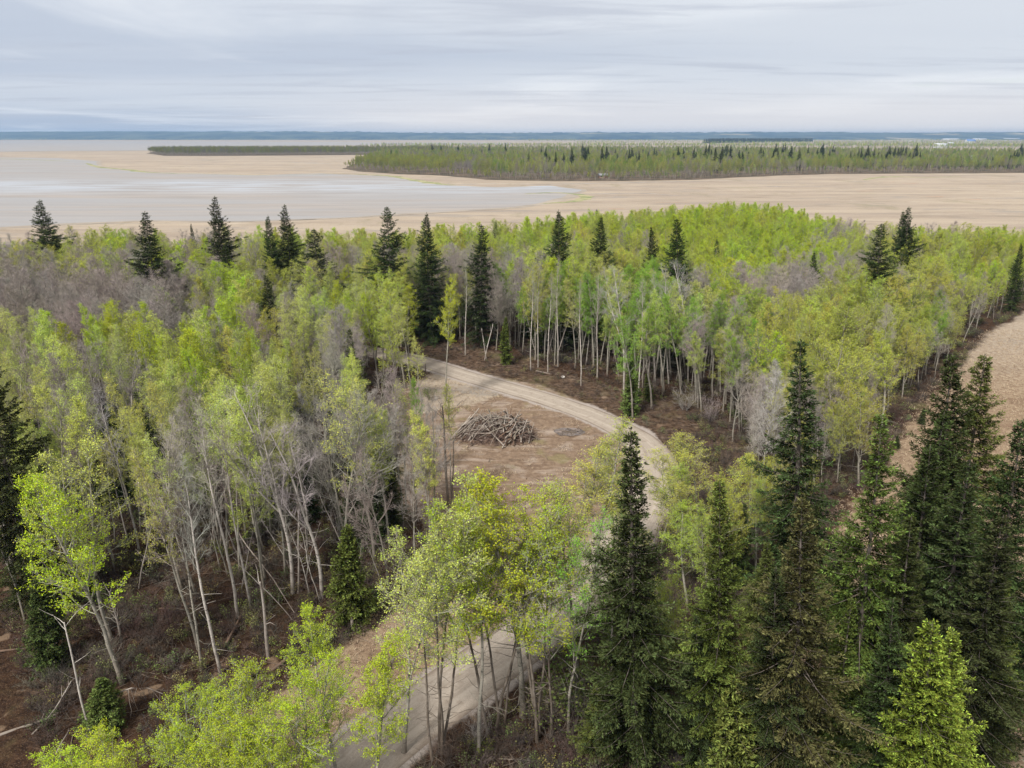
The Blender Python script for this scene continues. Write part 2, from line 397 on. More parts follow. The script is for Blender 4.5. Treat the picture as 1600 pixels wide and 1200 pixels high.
form(('brush', 0), 1, make_brush(1.0, 12, 1.1, 0)); form(('brush', 1), 1, make_brush(1.1, 14, 1.3, 0)); form(('brush', 2), 1, make_brush(.9, 10, 1.0, .3, .07))

TINTS = {'lime': (.44, .54, .035), 'green': (.27, .42, .05), 'yellow': (.46, .50, .08), 'pale': (.56, .62, .13), 'olive': (.24, .26, .09),
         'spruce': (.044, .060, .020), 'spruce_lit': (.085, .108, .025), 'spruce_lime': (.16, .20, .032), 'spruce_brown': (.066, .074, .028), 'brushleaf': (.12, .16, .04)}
TWIGS = {'lime': (0.265, 0.281, 0.172), 'green': (0.218, 0.234, 0.156), 'yellow': (0.281, 0.273, 0.179), 'pale': (0.328, 0.320, 0.234), 'olive': (0.234, 0.218, 0.156),
         'mauve': (0.335, 0.292, 0.261), 'white': (0.406, 0.374, 0.343), 'brown': (0.117, 0.090, 0.070), 'dark': (0.039, 0.030, 0.023), 'red': (0.070, 0.039, 0.028)}
def jitter(c, a=.1):
    v = rng.uniform(1 - a * 1.6, 1 + a * 1.6); return tuple(float(min(.9, x * v * rng.uniform(1 - a, 1 + a))) for x in c)

def place(key, x, y, h, tint='lime', twig=None, name=None, label='', cat='tree', group=None, rz=None, lean=(0, 0), wid=1.0, z=0.0):
    H, parts = FORMS[key]; s = h / H
    root = link(name, None, None, (x, y, z))
    root.empty_display_size = .5
    root.scale = (s * wid, s * wid, s)
    root.rotation_mode = 'ZYX'; root.rotation_euler = (lean[0], lean[1], rng.uniform(0, 6.28) if rz is None else rz)
    tc_, tw_ = jitter(TINTS.get(tint, TINTS['olive'])), jitter(TWIGS[twig or (tint if tint in TWIGS else 'brown')], .07)
    for nm, me in zip(('trunk', 'branches', 'crown'), parts):
        if me is None: continue
        o = link(nm, me, root); o['tint'] = tc_; o['twig'] = tw_
    tag(root, label, cat, group); return root

# ------------------------------------------------------------------ outlines of the place (read from the photo, on the ground)
ROAD_C = [(350, 500), (470, 528), (575, 548), (660, 566), (730, 588), (800, 608), (870, 629), (940, 655), (1000, 690), (1020, 735), (1005, 790), (965, 855), (905, 925), (835, 985), (765, 1035), (695, 1085), (625, 1135), (560, 1190), (470, 1290)]
road_c = catmull([P(*p) for p in ROAD_C], 8)
CLEAR = W([(560, 640), (640, 600), (700, 575), (830, 600), (930, 640), (1000, 680), (1040, 740), (1010, 800), (960, 860), (900, 880), (800, 840), (700, 840), (620, 790), (570, 720)])
GRASS1 = W([(640, 585), (700, 578), (765, 600), (785, 618), (740, 632), (700, 640), (640, 650)])
FIELD = W([(1750, 400), (1600, 485), (1535, 520), (1485, 580), (1435, 625), (1395, 680), (1370, 730), (1310, 800), (1270, 880), (1230, 960), (1190, 1100), (1150, 1400)]) + [(90, 10), (700, 10), (700, 420)]
VERGE = W([(640, 560), (720, 582), (850, 618), (950, 655), (1050, 700), (1075, 675), (1090, 640), (1000, 610), (880, 575), (760, 545), (650, 525)])
VERGE2 = W([(1040, 660), (1110, 650), (1180, 700), (1150, 800), (1060, 860), (1000, 850), (1040, 760)])
NEARGRASS = W([(250, 1230), (340, 1130), (450, 1060), (560, 990), (650, 930), (760, 900), (860, 900), (700, 1080), (500, 1250)])
ty = lambda px, py: P(px, py, 12.5)
FOREST_FAR = [ty(-250, 372), ty(0, 374), ty(200, 363), ty(400, 364), ty(600, 362), ty(700, 357), ty(800, 348), ty(870, 338), ty(950, 329), ty(1050, 322), ty(1150, 314), ty(1250, 320), ty(1330, 337), ty(1400, 350), ty(1500, 354), ty(1600, 352), ty(1850, 352)]
FOREST = [(-280, -40)] + FOREST_FAR + [(330, 180), (330, -40)]
LAKE = W([(-300, 246), (0, 246), (90, 247), (150, 252), (152, 262), (225, 269), (400, 274), (500, 271), (600, 275), (650, 282), (700, 290), (780, 293), (860, 290), (905, 296), (885, 306), (850, 316), (800, 324), (700, 330), (600, 335), (500, 341), (375, 346), (225, 345), (100, 349), (0, 355), (-300, 366)])
FARLAKE = W([(-600, 220), (0, 220), (300, 221), (600, 222.5), (800, 223), (800, 226), (620, 226), (560, 227), (300, 229), (250, 235), (0, 237), (-600, 240)])

def fbm(x, y, s, o=4):
    out = np.zeros(x.shape); a = 1; tot = 0
    for k in range(o):
        ph = rng.uniform(0, 6.28, 6); f = s * 2 ** k
        out += a * (np.sin(x * f + ph[0] + 1.7 * np.sin(y * f * .7 + ph[1])) * np.sin(y * f + ph[2] + 1.7 * np.sin(x * f * .8 + ph[3]))); tot += a; a *= .55
    return out / tot
def sm(v, lo, hi): t = np.clip((v - lo) / (hi - lo), 0, 1); return t * t * (3 - 2 * t)

# ground: one sheet to the horizon, fine near the camera
def axis(a, b, step, far_neg, far_pos, g=1.12):
    mid = list(np.arange(a, b + .01, step)); d = step; lo = []; x = a
    while x > far_neg: d *= g; x -= d; lo.append(x)
    d = step; hi = []; x = b
    while x < far_pos: d *= g; x += d; hi.append(x)
    return np.array(lo[::-1] + mid + hi)
gx = axis(-130, 150, 1.0, -30000, 30000); gy = axis(10, 240, 1.0, -3000, 32000)
X, Y = np.meshgrid(gx, gy); nx, ny = len(gx), len(gy)
dr = line_dist(X, Y, road_c)
wob = fbm(X, Y, .35, 4) * 1.6
d_forest = poly_dist(X, Y, FOREST); d_field = poly_dist(X, Y, FIELD); d_clear = poly_dist(X, Y, CLEAR)
d_near = poly_dist(X, Y, NEARGRASS); d_ver = np.maximum(poly_dist(X, Y, VERGE), poly_dist(X, Y, VERGE2)); d_g1 = poly_dist(X, Y, GRASS1)
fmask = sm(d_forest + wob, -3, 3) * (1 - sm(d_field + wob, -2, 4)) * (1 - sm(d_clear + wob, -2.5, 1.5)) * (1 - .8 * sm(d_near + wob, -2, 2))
soil = np.maximum(sm(d_clear + wob, -2.5, 2), sm(d_ver + wob, -2, 1.5) * .42) * (1 - sm(d_field, -2, 2)) * (1 - .85 * sm(d_g1 + wob, -1.5, 1.5))
dirt = (1 - sm(dr + wob * .45, 2.0, 4.2)); bumpz = fmask * (fbm(X, Y, .5, 3) * .35 + fbm(X, Y, 1.6, 2) * .12)
bumpz *= sm(dr, 3.5, 7) ; Z = np.where((np.abs(X) < 400) & (Y < 450), bumpz + .05 * fbm(X, Y, .9, 3) * sm(dr, 3.2, 5), 0) - 0.03
lakeedge = poly_dist(X, Y, LAKE)
Z -= np.where(lakeedge > 0, .12, 0)
far_rise = np.clip((Y - 9000) / 2500, 0, 1); 
me_v = np.stack([X, Y, Z], -1).reshape(-1, 3)
ii = np.arange(nx * ny).reshape(ny, nx)
me_f = np.stack([ii[:-1, :-1], ii[:-1, 1:], ii[1:, 1:], ii[1:, :-1]], -1).reshape(-1, 4)

m, n, out = material('ground_cover')
at = n.node('ShaderNodeAttribute', attribute_name='cover'); sp = n.node('ShaderNodeSeparateColor', {0: at.outputs['Color']})
wc = world_coord(n)
nb, nm_, nf = n.noise(wc, .12, 5), n.noise(wc, 1.3, 5, .65), n.noise(wc, 9.0, 4, .7)
# straw marsh: pinkish tan, streaked
streak = n.noise(n.mapping(wc, (.004, .03, 1)), 1.0, 7, .62)
straw = n.mix(n.ramp(streak, .35, .68), (0.393, 0.326, 0.251), (0.298, 0.243, 0.192))
straw = n.mix(n.math('MULTIPLY', n.ramp(n.noise(n.mapping(wc, (.02, .07, 1)), 1.0, 6, .7), .50, .66), .6), straw, (0.205, 0.165, 0.125))
mot = n.noise(n.mapping(wc, (.012, .045, 1), (3, 9, 0)), 1.0, 9, .78, .6); straw = n.mix(n.math('MULTIPLY', n.ramp(mot, .53, .60), .55), straw, (.22, .205, .19)); straw = n.mix(n.math('MULTIPLY', n.ramp(mot, .42, .36), .5), straw, (.50, .44, .35))
straw = n.mix(n.math('MULTIPLY', n.ramp(n.noise(n.mapping(wc, (.03, .012, 1), (5, 5, 0)), 1.0, 8, .75), .56, .66), .45), straw, (0.190, 0.175, 0.099))
straw = n.mix(n.math('MULTIPLY', n.ramp(nm_, .45, .7), .45), straw, (0.228, 0.167, 0.122))
straw = n.mix(n.math('MULTIPLY', n.ramp(nf, .5, .7), .4), straw, (0.471, 0.395, 0.312))
near_f = n.ramp(n.math('ADD', at.outputs['Alpha'], n.math('MULTIPLY_ADD', nm_, .5, -.25)), .3, .7)
nstraw = n.mix(n.ramp(nm_, .36, .64), (.30, .225, .145), (0.187, 0.123, 0.081)); nstraw = n.mix(n.ramp(nf, .48, .66), nstraw, (0.357, 0.264, 0.187)); nstraw = n.mix(n.math('MULTIPLY', n.ramp(nb, .5, .62), .5), nstraw, (0.162, 0.102, 0.068))
straw = n.mix(near_f, straw, nstraw)
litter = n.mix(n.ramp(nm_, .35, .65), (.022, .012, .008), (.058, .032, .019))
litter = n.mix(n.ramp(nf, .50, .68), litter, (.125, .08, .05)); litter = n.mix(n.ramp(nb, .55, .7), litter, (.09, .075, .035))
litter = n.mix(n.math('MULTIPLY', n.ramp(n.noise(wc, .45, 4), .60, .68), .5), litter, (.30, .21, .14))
earth = n.mix(n.ramp(nm_, .35, .65), (0.259, 0.187, 0.130), (0.173, 0.119, 0.083)); earth = n.mix(n.ramp(n.noise(wc, .3, 5), .52, .66), earth, (0.310, 0.245, 0.194))
earth = n.mix(n.math('MULTIPLY', n.ramp(nf, .52, .68), .5), earth, (.13, .085, .065))
trk = n.noise(n.mapping(wc, (.22, 1.5, 1), (0, 0, 0), (0, 0, R(-14))), 1.0, 7, .65, .3); earth = n.mix(n.math('MULTIPLY', n.ramp(trk, .50, .66), .65), earth, (.13, .085, .06)); earth = n.mix(n.math('MULTIPLY', n.ramp(n.noise(n.mapping(wc, (.10, .6, 1), (7, 2, 0), (0, 0, R(-18))), 1.0, 6, .6), .55, .66), .7), earth, (.36, .29, .235))
moss = n.ramp(n.noise(n.mapping(wc, (1, 1, 1), (40, 3, 0)), .22, 4), .54, .66)
earth = n.mix(n.math('MULTIPLY', moss, .5), earth, (0.202, 0.180, 0.079))
gravel = n.mix(n.ramp(nf, .35, .65), (0.302, 0.259, 0.230), (0.396, 0.346, 0.310))
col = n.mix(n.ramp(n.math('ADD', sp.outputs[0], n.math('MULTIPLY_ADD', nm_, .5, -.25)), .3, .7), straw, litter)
col = n.mix(n.ramp(n.math('ADD', sp.outputs[1], n.math('MULTIPLY_ADD', nm_, .6, -.3)), .3, .7), col, earth)
col = n.mix(n.ramp(n.math('ADD', sp.outputs[2], n.math('MULTIPLY_ADD', nm_, .6, -.3)), .35, .75), col, gravel)
bmp = n.math('ADD', nf, n.math('MULTIPLY', nm_, 2.0))
finish(n, out, col, .95, .1, bmp, .9, .12)
GROUND = m
gme = mesh_np('ground', me_v, me_f, GROUND, True)
ca = gme.color_attributes.new('cover', 'FLOAT_COLOR', 'POINT')
ca.data.foreach_set('color', np.stack([fmask, soil, dirt, np.maximum(sm(d_field, -4, 2) * (1 - sm(Y, 60, 150) * .6), sm(d_near, -2, 2))], -1).astype(np.float32).ravel())
ground = tag(link('ground', gme), kind='structure')

# gravel track, with two wheel lines
def strip(name, centre, half, zz, mat, seg=9, jit=0.0):
    c_ = np.array(centre); t = np.gradient(c_, axis=0); t /= np.linalg.norm(t, axis=1, keepdims=True); nn = np.stack([-t[:, 1], t[:, 0]], 1)
    hw = np.asarray(half).reshape(-1, 1) * np.ones((len(c_), 1))
    s = np.linspace(-1, 1, seg)[None, :, None]
    e = (jit * np.array([mnoise.noise(Vector((i * .5, hw[0, 0], zz * 9))) for i in range(len(c_))])).reshape(-1, 1, 1) * np.abs(s) ** 4
    pts = c_[:, None] + nn[:, None] * (s * hw[:, :, None] + e * np.sign(s))
    zc = zz - .05 * np.abs(s[..., 0]) ** 6 * np.ones((len(c_), seg))
    v = np.concatenate([pts, zc[..., None]], -1).reshape(-1, 3)
    i = np.arange(len(c_) * seg).reshape(len(c_), seg)
    f = np.stack([i[:-1, :-1], i[:-1, 1:], i[1:, 1:], i[1:, :-1]], -1).reshape(-1, 4)
    me = mesh_np(name, v, f, mat, True); uv = me.uv_layers.new(name='UVMap')
    U = np.stack([np.broadcast_to(s[..., 0], (len(c_), seg)), np.broadcast_to(np.cumsum(np.r_[0, np.linalg.norm(np.diff(c_, axis=0), axis=1)])[:, None], (len(c_), seg))], -1).reshape(-1, 2)
    li = np.zeros(len(me.loops), np.int32); me.loops.foreach_get('vertex_index', li); uv.data.foreach_set('uv', U[li].astype(np.float32).ravel())
    return me
m, n, out = material('gravel_track'); wc = world_coord(n); uv = n.node('ShaderNodeUVMap').outputs[0]
su = n.node('ShaderNodeSeparateXYZ', {0: uv}).outputs[0]
wobu = n.math('ADD', su, n.math('MULTIPLY_ADD', n.noise(wc, .35, 3), .3, -.15))
rut = n.math('ABSOLUTE', n.math('SUBTRACT', n.math('ABSOLUTE', wobu), .42))
nf = n.noise(wc, 10, 5, .7); nm_ = n.noise(wc, 1.1, 5, .6)
col = n.mix(n.ramp(nf, .35, .65), (0.296, 0.252, 0.207), (0.370, 0.318, 0.266))
col = n.mix(n.math('MULTIPLY', n.ramp(rut, .16, .02), .55), col, (0.429, 0.370, 0.311))
col = n.mix(n.math('MULTIPLY', n.ramp(nm_, .5, .68), .45), col, (0.207, 0.163, 0.126))
lines = n.noise(n.mapping(uv, (9, .12, 1)), 1.0, 4, .6); col = n.mix(n.math('MULTIPLY', n.ramp(lines, .5, .64), .4), col, (0.215, 0.174, 0.137))
col = n.mix(n.math('MULTIPLY', n.ramp(n.math('ABSOLUTE', wobu), .78, 1.0), .7), col, (0.141, 0.104, 0.078))
finish(n, out, col, .95, .15, n.math('ADD', nf, nm_), .6, .05); TRACK = m
rc = np.array(road_c); half = np.interp(np.arange(len(rc)), [0, 60, 72, 88, len(rc) - 1], [2.2, 2.4, 3.5, 2.7, 2.6])
tag(link('gravel_track', strip('gravel_track', road_c, half, .035, TRACK)), kind='structure')

def plain(name, c1, c2, sc=.3, rough=.9, bs=.5):
    m, n, out = material(name); wc = world_coord(n); q = n.noise(wc, sc, 6, .65); finish(n, out, n.mix(n.ramp(q, .38, .62), c1, c2), rough, .2, q, bs, .1); return m
# marsh water and mud flat
def flat_poly(name, poly, z, mat):
    P_ = []
    for i in range(len(poly)):
        a, b = np.array(poly[i - 1]), np.array(poly[i]); L = np.linalg.norm(b - a); k = int(min(40, max(1, L / 12)))
        for j in range(k):
            q = a + (b - a) * j / k; P_.append((q[0] + 5 * mnoise.noise(Vector((q[0] * .03, q[1] * .03, 0))), q[1] + 5 * mnoise.noise(Vector((q[0] * .04, q[1] * .04, 7))), z))
    me = bpy.data.meshes.new(name); me.from_pydata(P_, [], [list(range(len(P_)))]); me.materials.append(mat); me.update(); return me
m, n, out = material('shallow_water'); wc = world_coord(n)
s1 = n.noise(n.mapping(wc, (.0035, .022, 1), (2, 1, 0)), 1.0, 8, .6, .4); s2 = n.noise(n.mapping(wc, (.012, .10, 1)), 1.0, 6, .65)
mud = n.mix(n.ramp(s2, .35, .65), (0.255, 0.234, 0.217), (0.323, 0.285, 0.255)); mud = n.mix(n.math('MULTIPLY', n.ramp(s1, .35, .62), .75), mud, (0.281, 0.281, 0.289))
yy = n.node('ShaderNodeSeparateXYZ', {0: wc}).outputs[1]
band = n.math('MULTIPLY', n.ramp(yy, 500, 600), n.ramp(yy, 760, 640)); mud = n.mix(n.math('MULTIPLY', band, n.ramp(s2, .40, .62)), mud, (0.357, 0.383, 0.425))
p = finish(n, out, mud, n.math('MULTIPLY_ADD', s1, -.3, .85), .2, s2, .05, .1); WATER = m
MARGIN = plain('mud_margin', (0.255, 0.221, 0.183), (0.340, 0.289, 0.230), .03, .7)
lk = np.array(LAKE); cm_ = lk.mean(0); marg = []
for i in range(len(LAKE)):
    a, b, c_ = np.array(LAKE[i - 1]), np.array(LAKE[i]), np.array(LAKE[(i + 1) % len(LAKE)]); t_ = (c_ - a) / np.linalg.norm(c_ - a); nn_ = np.array([t_[1], -t_[0]])
    if in_poly(np.array([b[0] + nn_[0] * 3]), np.array([b[1] + nn_[1] * 3]), LAKE)[0]: nn_ = -nn_
    marg.append(tuple(b + nn_ * rng.uniform(2, 9)))
tag(link('mud_margin', flat_poly('mud_margin', marg, -.015, MARGIN)), kind='structure')
tag(link('marsh_lake', flat_poly('marsh_lake', LAKE, .0, WATER)), kind='structure')
tag(link('far_lake', flat_poly('far_lake', FARLAKE, .25, WATER)), kind='structure')
# green fringe of new reeds along the shores, and dark wet channels
def ribbon_px(name, pts, w0, mat, z):
    c_ = catmull([P(*p) for p in pts], 6); hw = [w0 * (.25 + .9 * abs(mnoise.noise(Vector((i * .35, w0, z))) )+ .15) * math.sin(math.pi * (i + .6) / (len(c_) + .2)) ** .4 for i in range(len(c_))]
    tag(link(name, strip(name, c_, hw, z, mat, 3, w0 * .1)), kind='structure')
REED = plain('new_reeds', (.17, .20, .08), (.36, .32, .19), .08)
WET = plain('wet_mud', (.20, .18, .16), (.33, .29, .26), .1, .5)
RUST = plain('dead_sedge', (.30, .17, .11), (.42, .28, .19), .1)
ribbon_px('reed_fringe', [(135, 255), (155, 261), (200, 265), (228, 269), (300, 272)], 9, REED, .05)
ribbon_px('reed_fringe', [(555, 272), (610, 275), (645, 281), (690, 288), (712, 289)], 9, REED, .05)
ribbon_px('reed_fringe', [(300, 271.5), (420, 274), (520, 271.5), (560, 272)], 3.0, REED, .06)
ribbon_px('reed_fringe', [(0, 248), (60, 250), (110, 252)], 12, REED, .05)
ribbon_px('reed_fringe', [(820, 303), (870, 301), (915, 306), (900, 314), (850, 318)], 7, REED, .05)
ribbon_px('wet_channel', [(700, 289), (780, 287), (860, 288), (960, 286), (1050, 284), (1180, 281)], 3.5, WET, .07)
ribbon_px('wet_channel', [(820, 302), (900, 303), (1000, 302), (1060, 306)], 2.5, WET, .07)
ribbon_px('wet_channel', [(0, 357), (150, 350), (300, 348), (500, 342.5), (700, 331.5), (820, 324)], .8, WET, .07)
ribbon_px('reed_fringe', [(1350, 281), (1370, 277.5), (1400, 276), (1440, 277), (1500, 276)], 8, REED, .05)
for a, b, w_ in [(1350, 298, 2), (1460, 307, 3), (1520, 311, 3), (962, 326, 2), (1385, 284, 2), (1420, 286, 3)]:
    ribbon_px('sedge_patch', [(a - 12, b), (a, b + .5), (a + 14, b)], w_, RUST, .05)
for _i in range(34):
    a, b = random.uniform(0, 1600), random.choice([random.uniform(286, 330), random.uniform(250, 272)]); xx_, yy0 = P(a, b)
    if in_poly(np.array([xx_]), np.array([yy0]), LAKE)[0] or (b < 280 and a > 480): continue
    w_ = random.uniform(8, 40); ribbon_px(random.choice(['wet_patch', 'sedge_patch']), [(a - w_, b - .3), (a - w_ * .3, b + .4), (a + w_ * .4, b - .2), (a + w_, b + .3)], random.uniform(.7, 2.0), random.choice([WET, RUST, REED]), .045 + _i * .0006)
for a, b, w_ in [(500, 255, 9), (475, 254, 8)]:
    ribbon_px('sedge_patch', [(a - 20, b), (a, b + .5), (a + 24, b)], w_, WET, .06)
FIELDM = plain('far_stubble', (.50, .40, .32), (.40, .33, .26), .01)
def band_px(name, pts, mat, z): tag(link(name, flat_poly(name, W(pts), z, mat)), kind='structure')

# blue hills at the horizon
m, n, out = material('far_hills'); wc = world_coord(n)
q = n.noise(n.mapping(wc, (.004, .0015, .02)), 1.0, 8, .7); c_ = n.mix(n.ramp(q, .38, .62), (.03, .06, .09), (.10, .13, .13))
c_ = n.mix(n.ramp(n.noise(n.mapping(wc, (.0008, .0006, .004)), 1.0, 4), .60, .66), c_, (.30, .27, .2)); finish(n, out, c_, 1, .0); HILL = m
xs = np.linspace(-16000, 16000, 1200); rows_ = []
for k, (yy_, hf) in enumerate([(7600, 0), (8000, .30), (8600, .55), (9300, .85), (10000, 1.0), (11500, .8)]):
    hh = hf * (78 + 14 * fbm(xs, xs * 0 + k, .0006, 3) + 3.5 * rng.normal(size=len(xs)) * (k > 2)) + (14 * (xs < 0) * np.clip(-xs / 6000, 0, 1) * hf)
    rows_.append(np.stack([xs, np.full_like(xs, yy_) + 200 * fbm(xs, xs * 0, .001, 2), hh], -1))
v = np.concatenate(rows_); i = np.arange(len(v)).reshape(6, -1)
f = np.stack([i[:-1, :-1], i[:-1, 1:], i[1:, 1:], i[1:, :-1]], -1).reshape(-1, 4)
tag(link('hills', mesh_np('hills', v, f, HILL)), kind='structure')

# ------------------------------------------------------------------ prominent trees, one by one
NAMES = {'aspen': 'aspen_tree', 'thin': 'aspen_tree', 'full': 'aspen_tree', 'clump': 'aspen_tree', 'bare': 'bare_tree', 'birch': 'birch_tree', 'spruce': 'spruce_tree', 'ragged': 'spruce_tree',
         'lush': 'spruce_tree', 'cone': 'spruce_tree', 'youngspruce': 'spruce_tree', 'broadspruce': 'spruce_tree', 'shrub': 'leafy_shrub', 'bareshrub': 'bare_shrub'}
taken = []
def right_lean(px): return -.085 * min(1, max(0, (px - 850) / 150))
def top(key, px, py, h, tint, label, twig=None, wid=1.0, group=None, **kw):
    x, y = P(px, py, h); a_ = right_lean(px); x -= h * math.sin(a_); kw['lean'] = (0, a_); taken.append((x, y))
    nm = NAMES[key[0]]; cat = {'spruce_tree': 'spruce', 'leafy_shrub': 'shrub', 'bare_shrub': 'shrub', 'birch_tree': 'birch'}.get(nm, 'tree')
    return place(key, x, y, h, tint, twig, nm, label, cat, group or None, wid=wid, **kw)
def base(key, px, py, h, tint, label, twig=None, wid=1.0, group=None, **kw):
    x, y = P(px, py); taken.append((x, y))
    nm = NAMES[key[0]]; cat = {'spruce_tree': 'spruce', 'leafy_shrub': 'shrub', 'bare_shrub': 'shrub', 'birch_tree': 'birch'}.get(nm, 'tree')
    return place(key, x, y, h, tint, twig, nm, label, cat, group or None, wid=wid, **kw)
S0, S1, S2 = ('spruce', 0), ('spruce', 1), ('spruce', 2); SK = 'dark spruces rising above the leafy wood'
for key, px, py, h, wd, lb in [
    (S1, 62, 312, 25, 1.1, 'dark spruce with ragged spread top at the far left of the wood'),
    (S1, 222, 330, 26, 1.1, 'dark spruce with thin top standing over grey bare trees on the left'),
    (S1, 338, 306, 27, .95, 'tallest dark spruce on the left reaching across the mudflat'),
    (S0, 352, 378, 20, .8, 'lower dark spruce just in front of the tallest left spruce'),
    (S0, 418, 335, 23, .75, 'small slim spruce left of the pair beside the mudflat shore'),
    (S1, 446, 319, 25, .9, 'slender spruce between the small slim one and a squat bushy one'),
    (S2, 492, 357, 22, 1.15, 'squat bushy dark spruce at the right end of a close trio'),
    (S0, 298, 348, 18, .5, 'tiny spruce tip poking above pale olive crowns near the shore'),
    (S2, 605, 322, 26, .95, 'large even cone shaped spruce standing alone left of centre'),
    (S0, 667, 331, 25, .85, 'slim spruce next to the large cone shaped spruce'),
    (S1, 749, 350, 23, .9, 'brownish spruce over bare trunks in the middle of the wood'),
    (S0, 775, 343, 16, .7, 'little spruce tip beyond the brownish spruce near the marsh'),
    (S0, 872, 327, 25, .9, 'straight spruce in the wood above the bend of the track'),
    (S0, 932, 326, 15, .8, 'small far spruce tip at the edge of the straw marsh'),
    (S0, 940, 336, 24, .85, 'pointed spruce right of the straight one above the track'),
    (S0, 1017, 351, 22, .6, 'narrow spruce between two wider pointed ones'),
    (S0, 1058, 338, 25, .8, 'pointed spruce in front of the bright green far grove'),
    (S2, 1377, 347, 24, 1.05, 'broad dark spruce above grey bare trees on the right'),
    (S1, 1424, 322, 25, .9, 'tall spruce with a double tip against the straw marsh'),
    (S0, 1412, 327, 24, .6, 'thin spruce hugging the left side of the double tipped spruce'),
    (S0, 1596, 378, 21, .6, 'dark spruce at the right edge above the grass strip'),
    (S1, 412, 428, 18, .95, 'shaded spruce sunk among grey trees left of the track'),
    (S0, 1272, 392, 17, .7, 'low spruce tip buried among bare crowns in the right wood'),
    (S0, 1120, 372, 15, .7, 'low spruce under the rounded lime green grove')]:
    top(('cone', key[1]), px, py, h + (1.2 if px < 1500 else -4), 'spruce', lb, wid=wd * rng.uniform(1.15, 1.4), group=SK)
for key, px, py, h, wd, t, lb in [
    (('spruce', 1), 1263, 527, 26, 1.35, 'spruce', 'tall full spruce with a long bare leader right of the grey birches'),
    (('spruce', 0), 983, 662, 25, 1.12, 'spruce', 'tall narrow spruce standing beside the bend of the gravel track'),
    (('lush', 0), 1128, 745, 22, .95, 'spruce_lit', 'shaggy green spruce right of the tall narrow one by the track'),
    (('ragged', 0), 1268, 782, 22, 1.25, 'spruce_brown', 'brownish open spruce between the shaggy one and the slim ragged one'),
    (('ragged', 0), 1372, 648, 25, 1.05, 'spruce_lit', 'slim ragged spruce with bare trunk over the straw grass'),
    (('lush', 0), 1495, 548, 26, 1.15, 'spruce', 'lush spruce forming the left half of the big pair on the right'),
    (('lush', 0), 1538, 550, 25, 1.2, 'spruce_lit', 'lush yellower spruce forming the right half of the big pair'),
    (('spruce', 2), 1470, 640, 23, 1.1, 'spruce', 'dark spruce tucked below the left half of the big pair'),
    (('lush', 0), 1605, 650, 24, 1.1, 'spruce', 'dark spruce cut off by the right edge of the picture beside the straw field'),
    (('spruce', 2), 1560, 800, 20, 1.3, 'spruce', 'dense dark spruce below the big pair behind the bright double topped one'),
    (('lush', 0), 1215, 880, 18, .9, 'spruce', 'shaded spruce between the shaggy green one and the brownish one'),
    (('spruce', 2), 1420, 800, 19, 1.0, 'spruce', 'dark spruce between the slim ragged one and the big pair'),
    (('spruce', 1), 1325, 930, 14, 1.1, 'spruce_lit', 'small green spruce at the end of the long white fallen trunk'),
    (('lush', 0), 1090, 960, 13, .9, 'spruce', 'dark green spruce at the right foot of the tall narrow one'),
    (('youngspruce', 0), 1345, 1060, 9, 1.4, 'spruce_lit', 'green young spruce left of the bright lime pair'),
    (('spruce', 2), 1400, 930, 16, 1.0, 'spruce', 'dark spruce just behind the bright lime pair'),
    (('lush', 0), 1455, 690, 22, 1.1, 'spruce', 'dark spruce spreading over the straw strip below the big pair'),
    (('spruce', 2), 1520, 720, 22, 1.3, 'spruce', 'dark spruce in the middle of the dense cluster near the right edge'),
    (('broadspruce', 0), 1462, 972, 16, .95, 'spruce_lime', 'bright lime green spruce with thick boughs, left of two joined tops'),
    (('broadspruce', 0), 1492, 976, 15.5, .8, 'spruce_lime', 'bright lime green spruce with thick boughs, right of two joined tops'),
    (('youngspruce', 0), 1152, 1050, 10, 1.2, 'spruce_lit', 'pale drooping young spruce low among the dark ones'),
    (('spruce', 2), 1575, 905, 15, 1.0, 'spruce_lit', 'yellowish spruce near the right edge beside the bright pair'),
    (('lush', 0), -48, 512, 26, 1.15, 'spruce', 'big dark spruce cut off by the left edge of the picture'),
    (('spruce', 1), 215, 610, 15, 1.2, 'spruce', 'dark spruce half hidden in the shade behind pale aspens'),
    (('spruce', 2), 548, 513, 15, 1.2, 'spruce_brown', 'olive brown spruce at the left end of the open track'),
    (('spruce', 2), 597, 585, 15, .9, 'spruce_brown', 'shaded spruce behind the pale round aspen left of the clearing'),
    (('youngspruce', 0), 540, 822, 9.5, 1.1, 'spruce_lit', 'young spruce alone on the brown forest floor left of the foreground aspens'),
    (('youngspruce', 0), 790, 495, 9, .75, 'spruce_lit', 'young slim spruce among white trunks behind the brush pile'),
    (('youngspruce', 0), 1012, 583, 4.5, 1.1, 'spruce_lit', 'knee high spruce at the verge beside the boulder'),
    (('youngspruce', 0), 50, 905, 8, 1.1, 'spruce', 'dark young spruce in the shade at the lower left'),
    (('youngspruce', 0), 150, 1060, 4.5, 1.8, 'spruce_lit', 'low spreading spruce at the foot of the dead white sapling'),
    (('youngspruce', 0), 1443, 637, 2.6, 1.2, 'spruce', 'tiny spruce seedling on the straw strip nearer the bushes'),
    (('youngspruce', 0), 1403, 680, 1.9, 1.2, 'spruce', 'tiny spruce seedling alone in the straw strip'),
    (('youngspruce', 0), 985, 560, 9, .9, 'brushleaf', 'green young spruce under the tall white aspen at the wood edge')]:
    top(key, px, py, h, t, lb, wid=wd * (1.04 if px > 950 and py > 500 else 1.0), twig='brown')

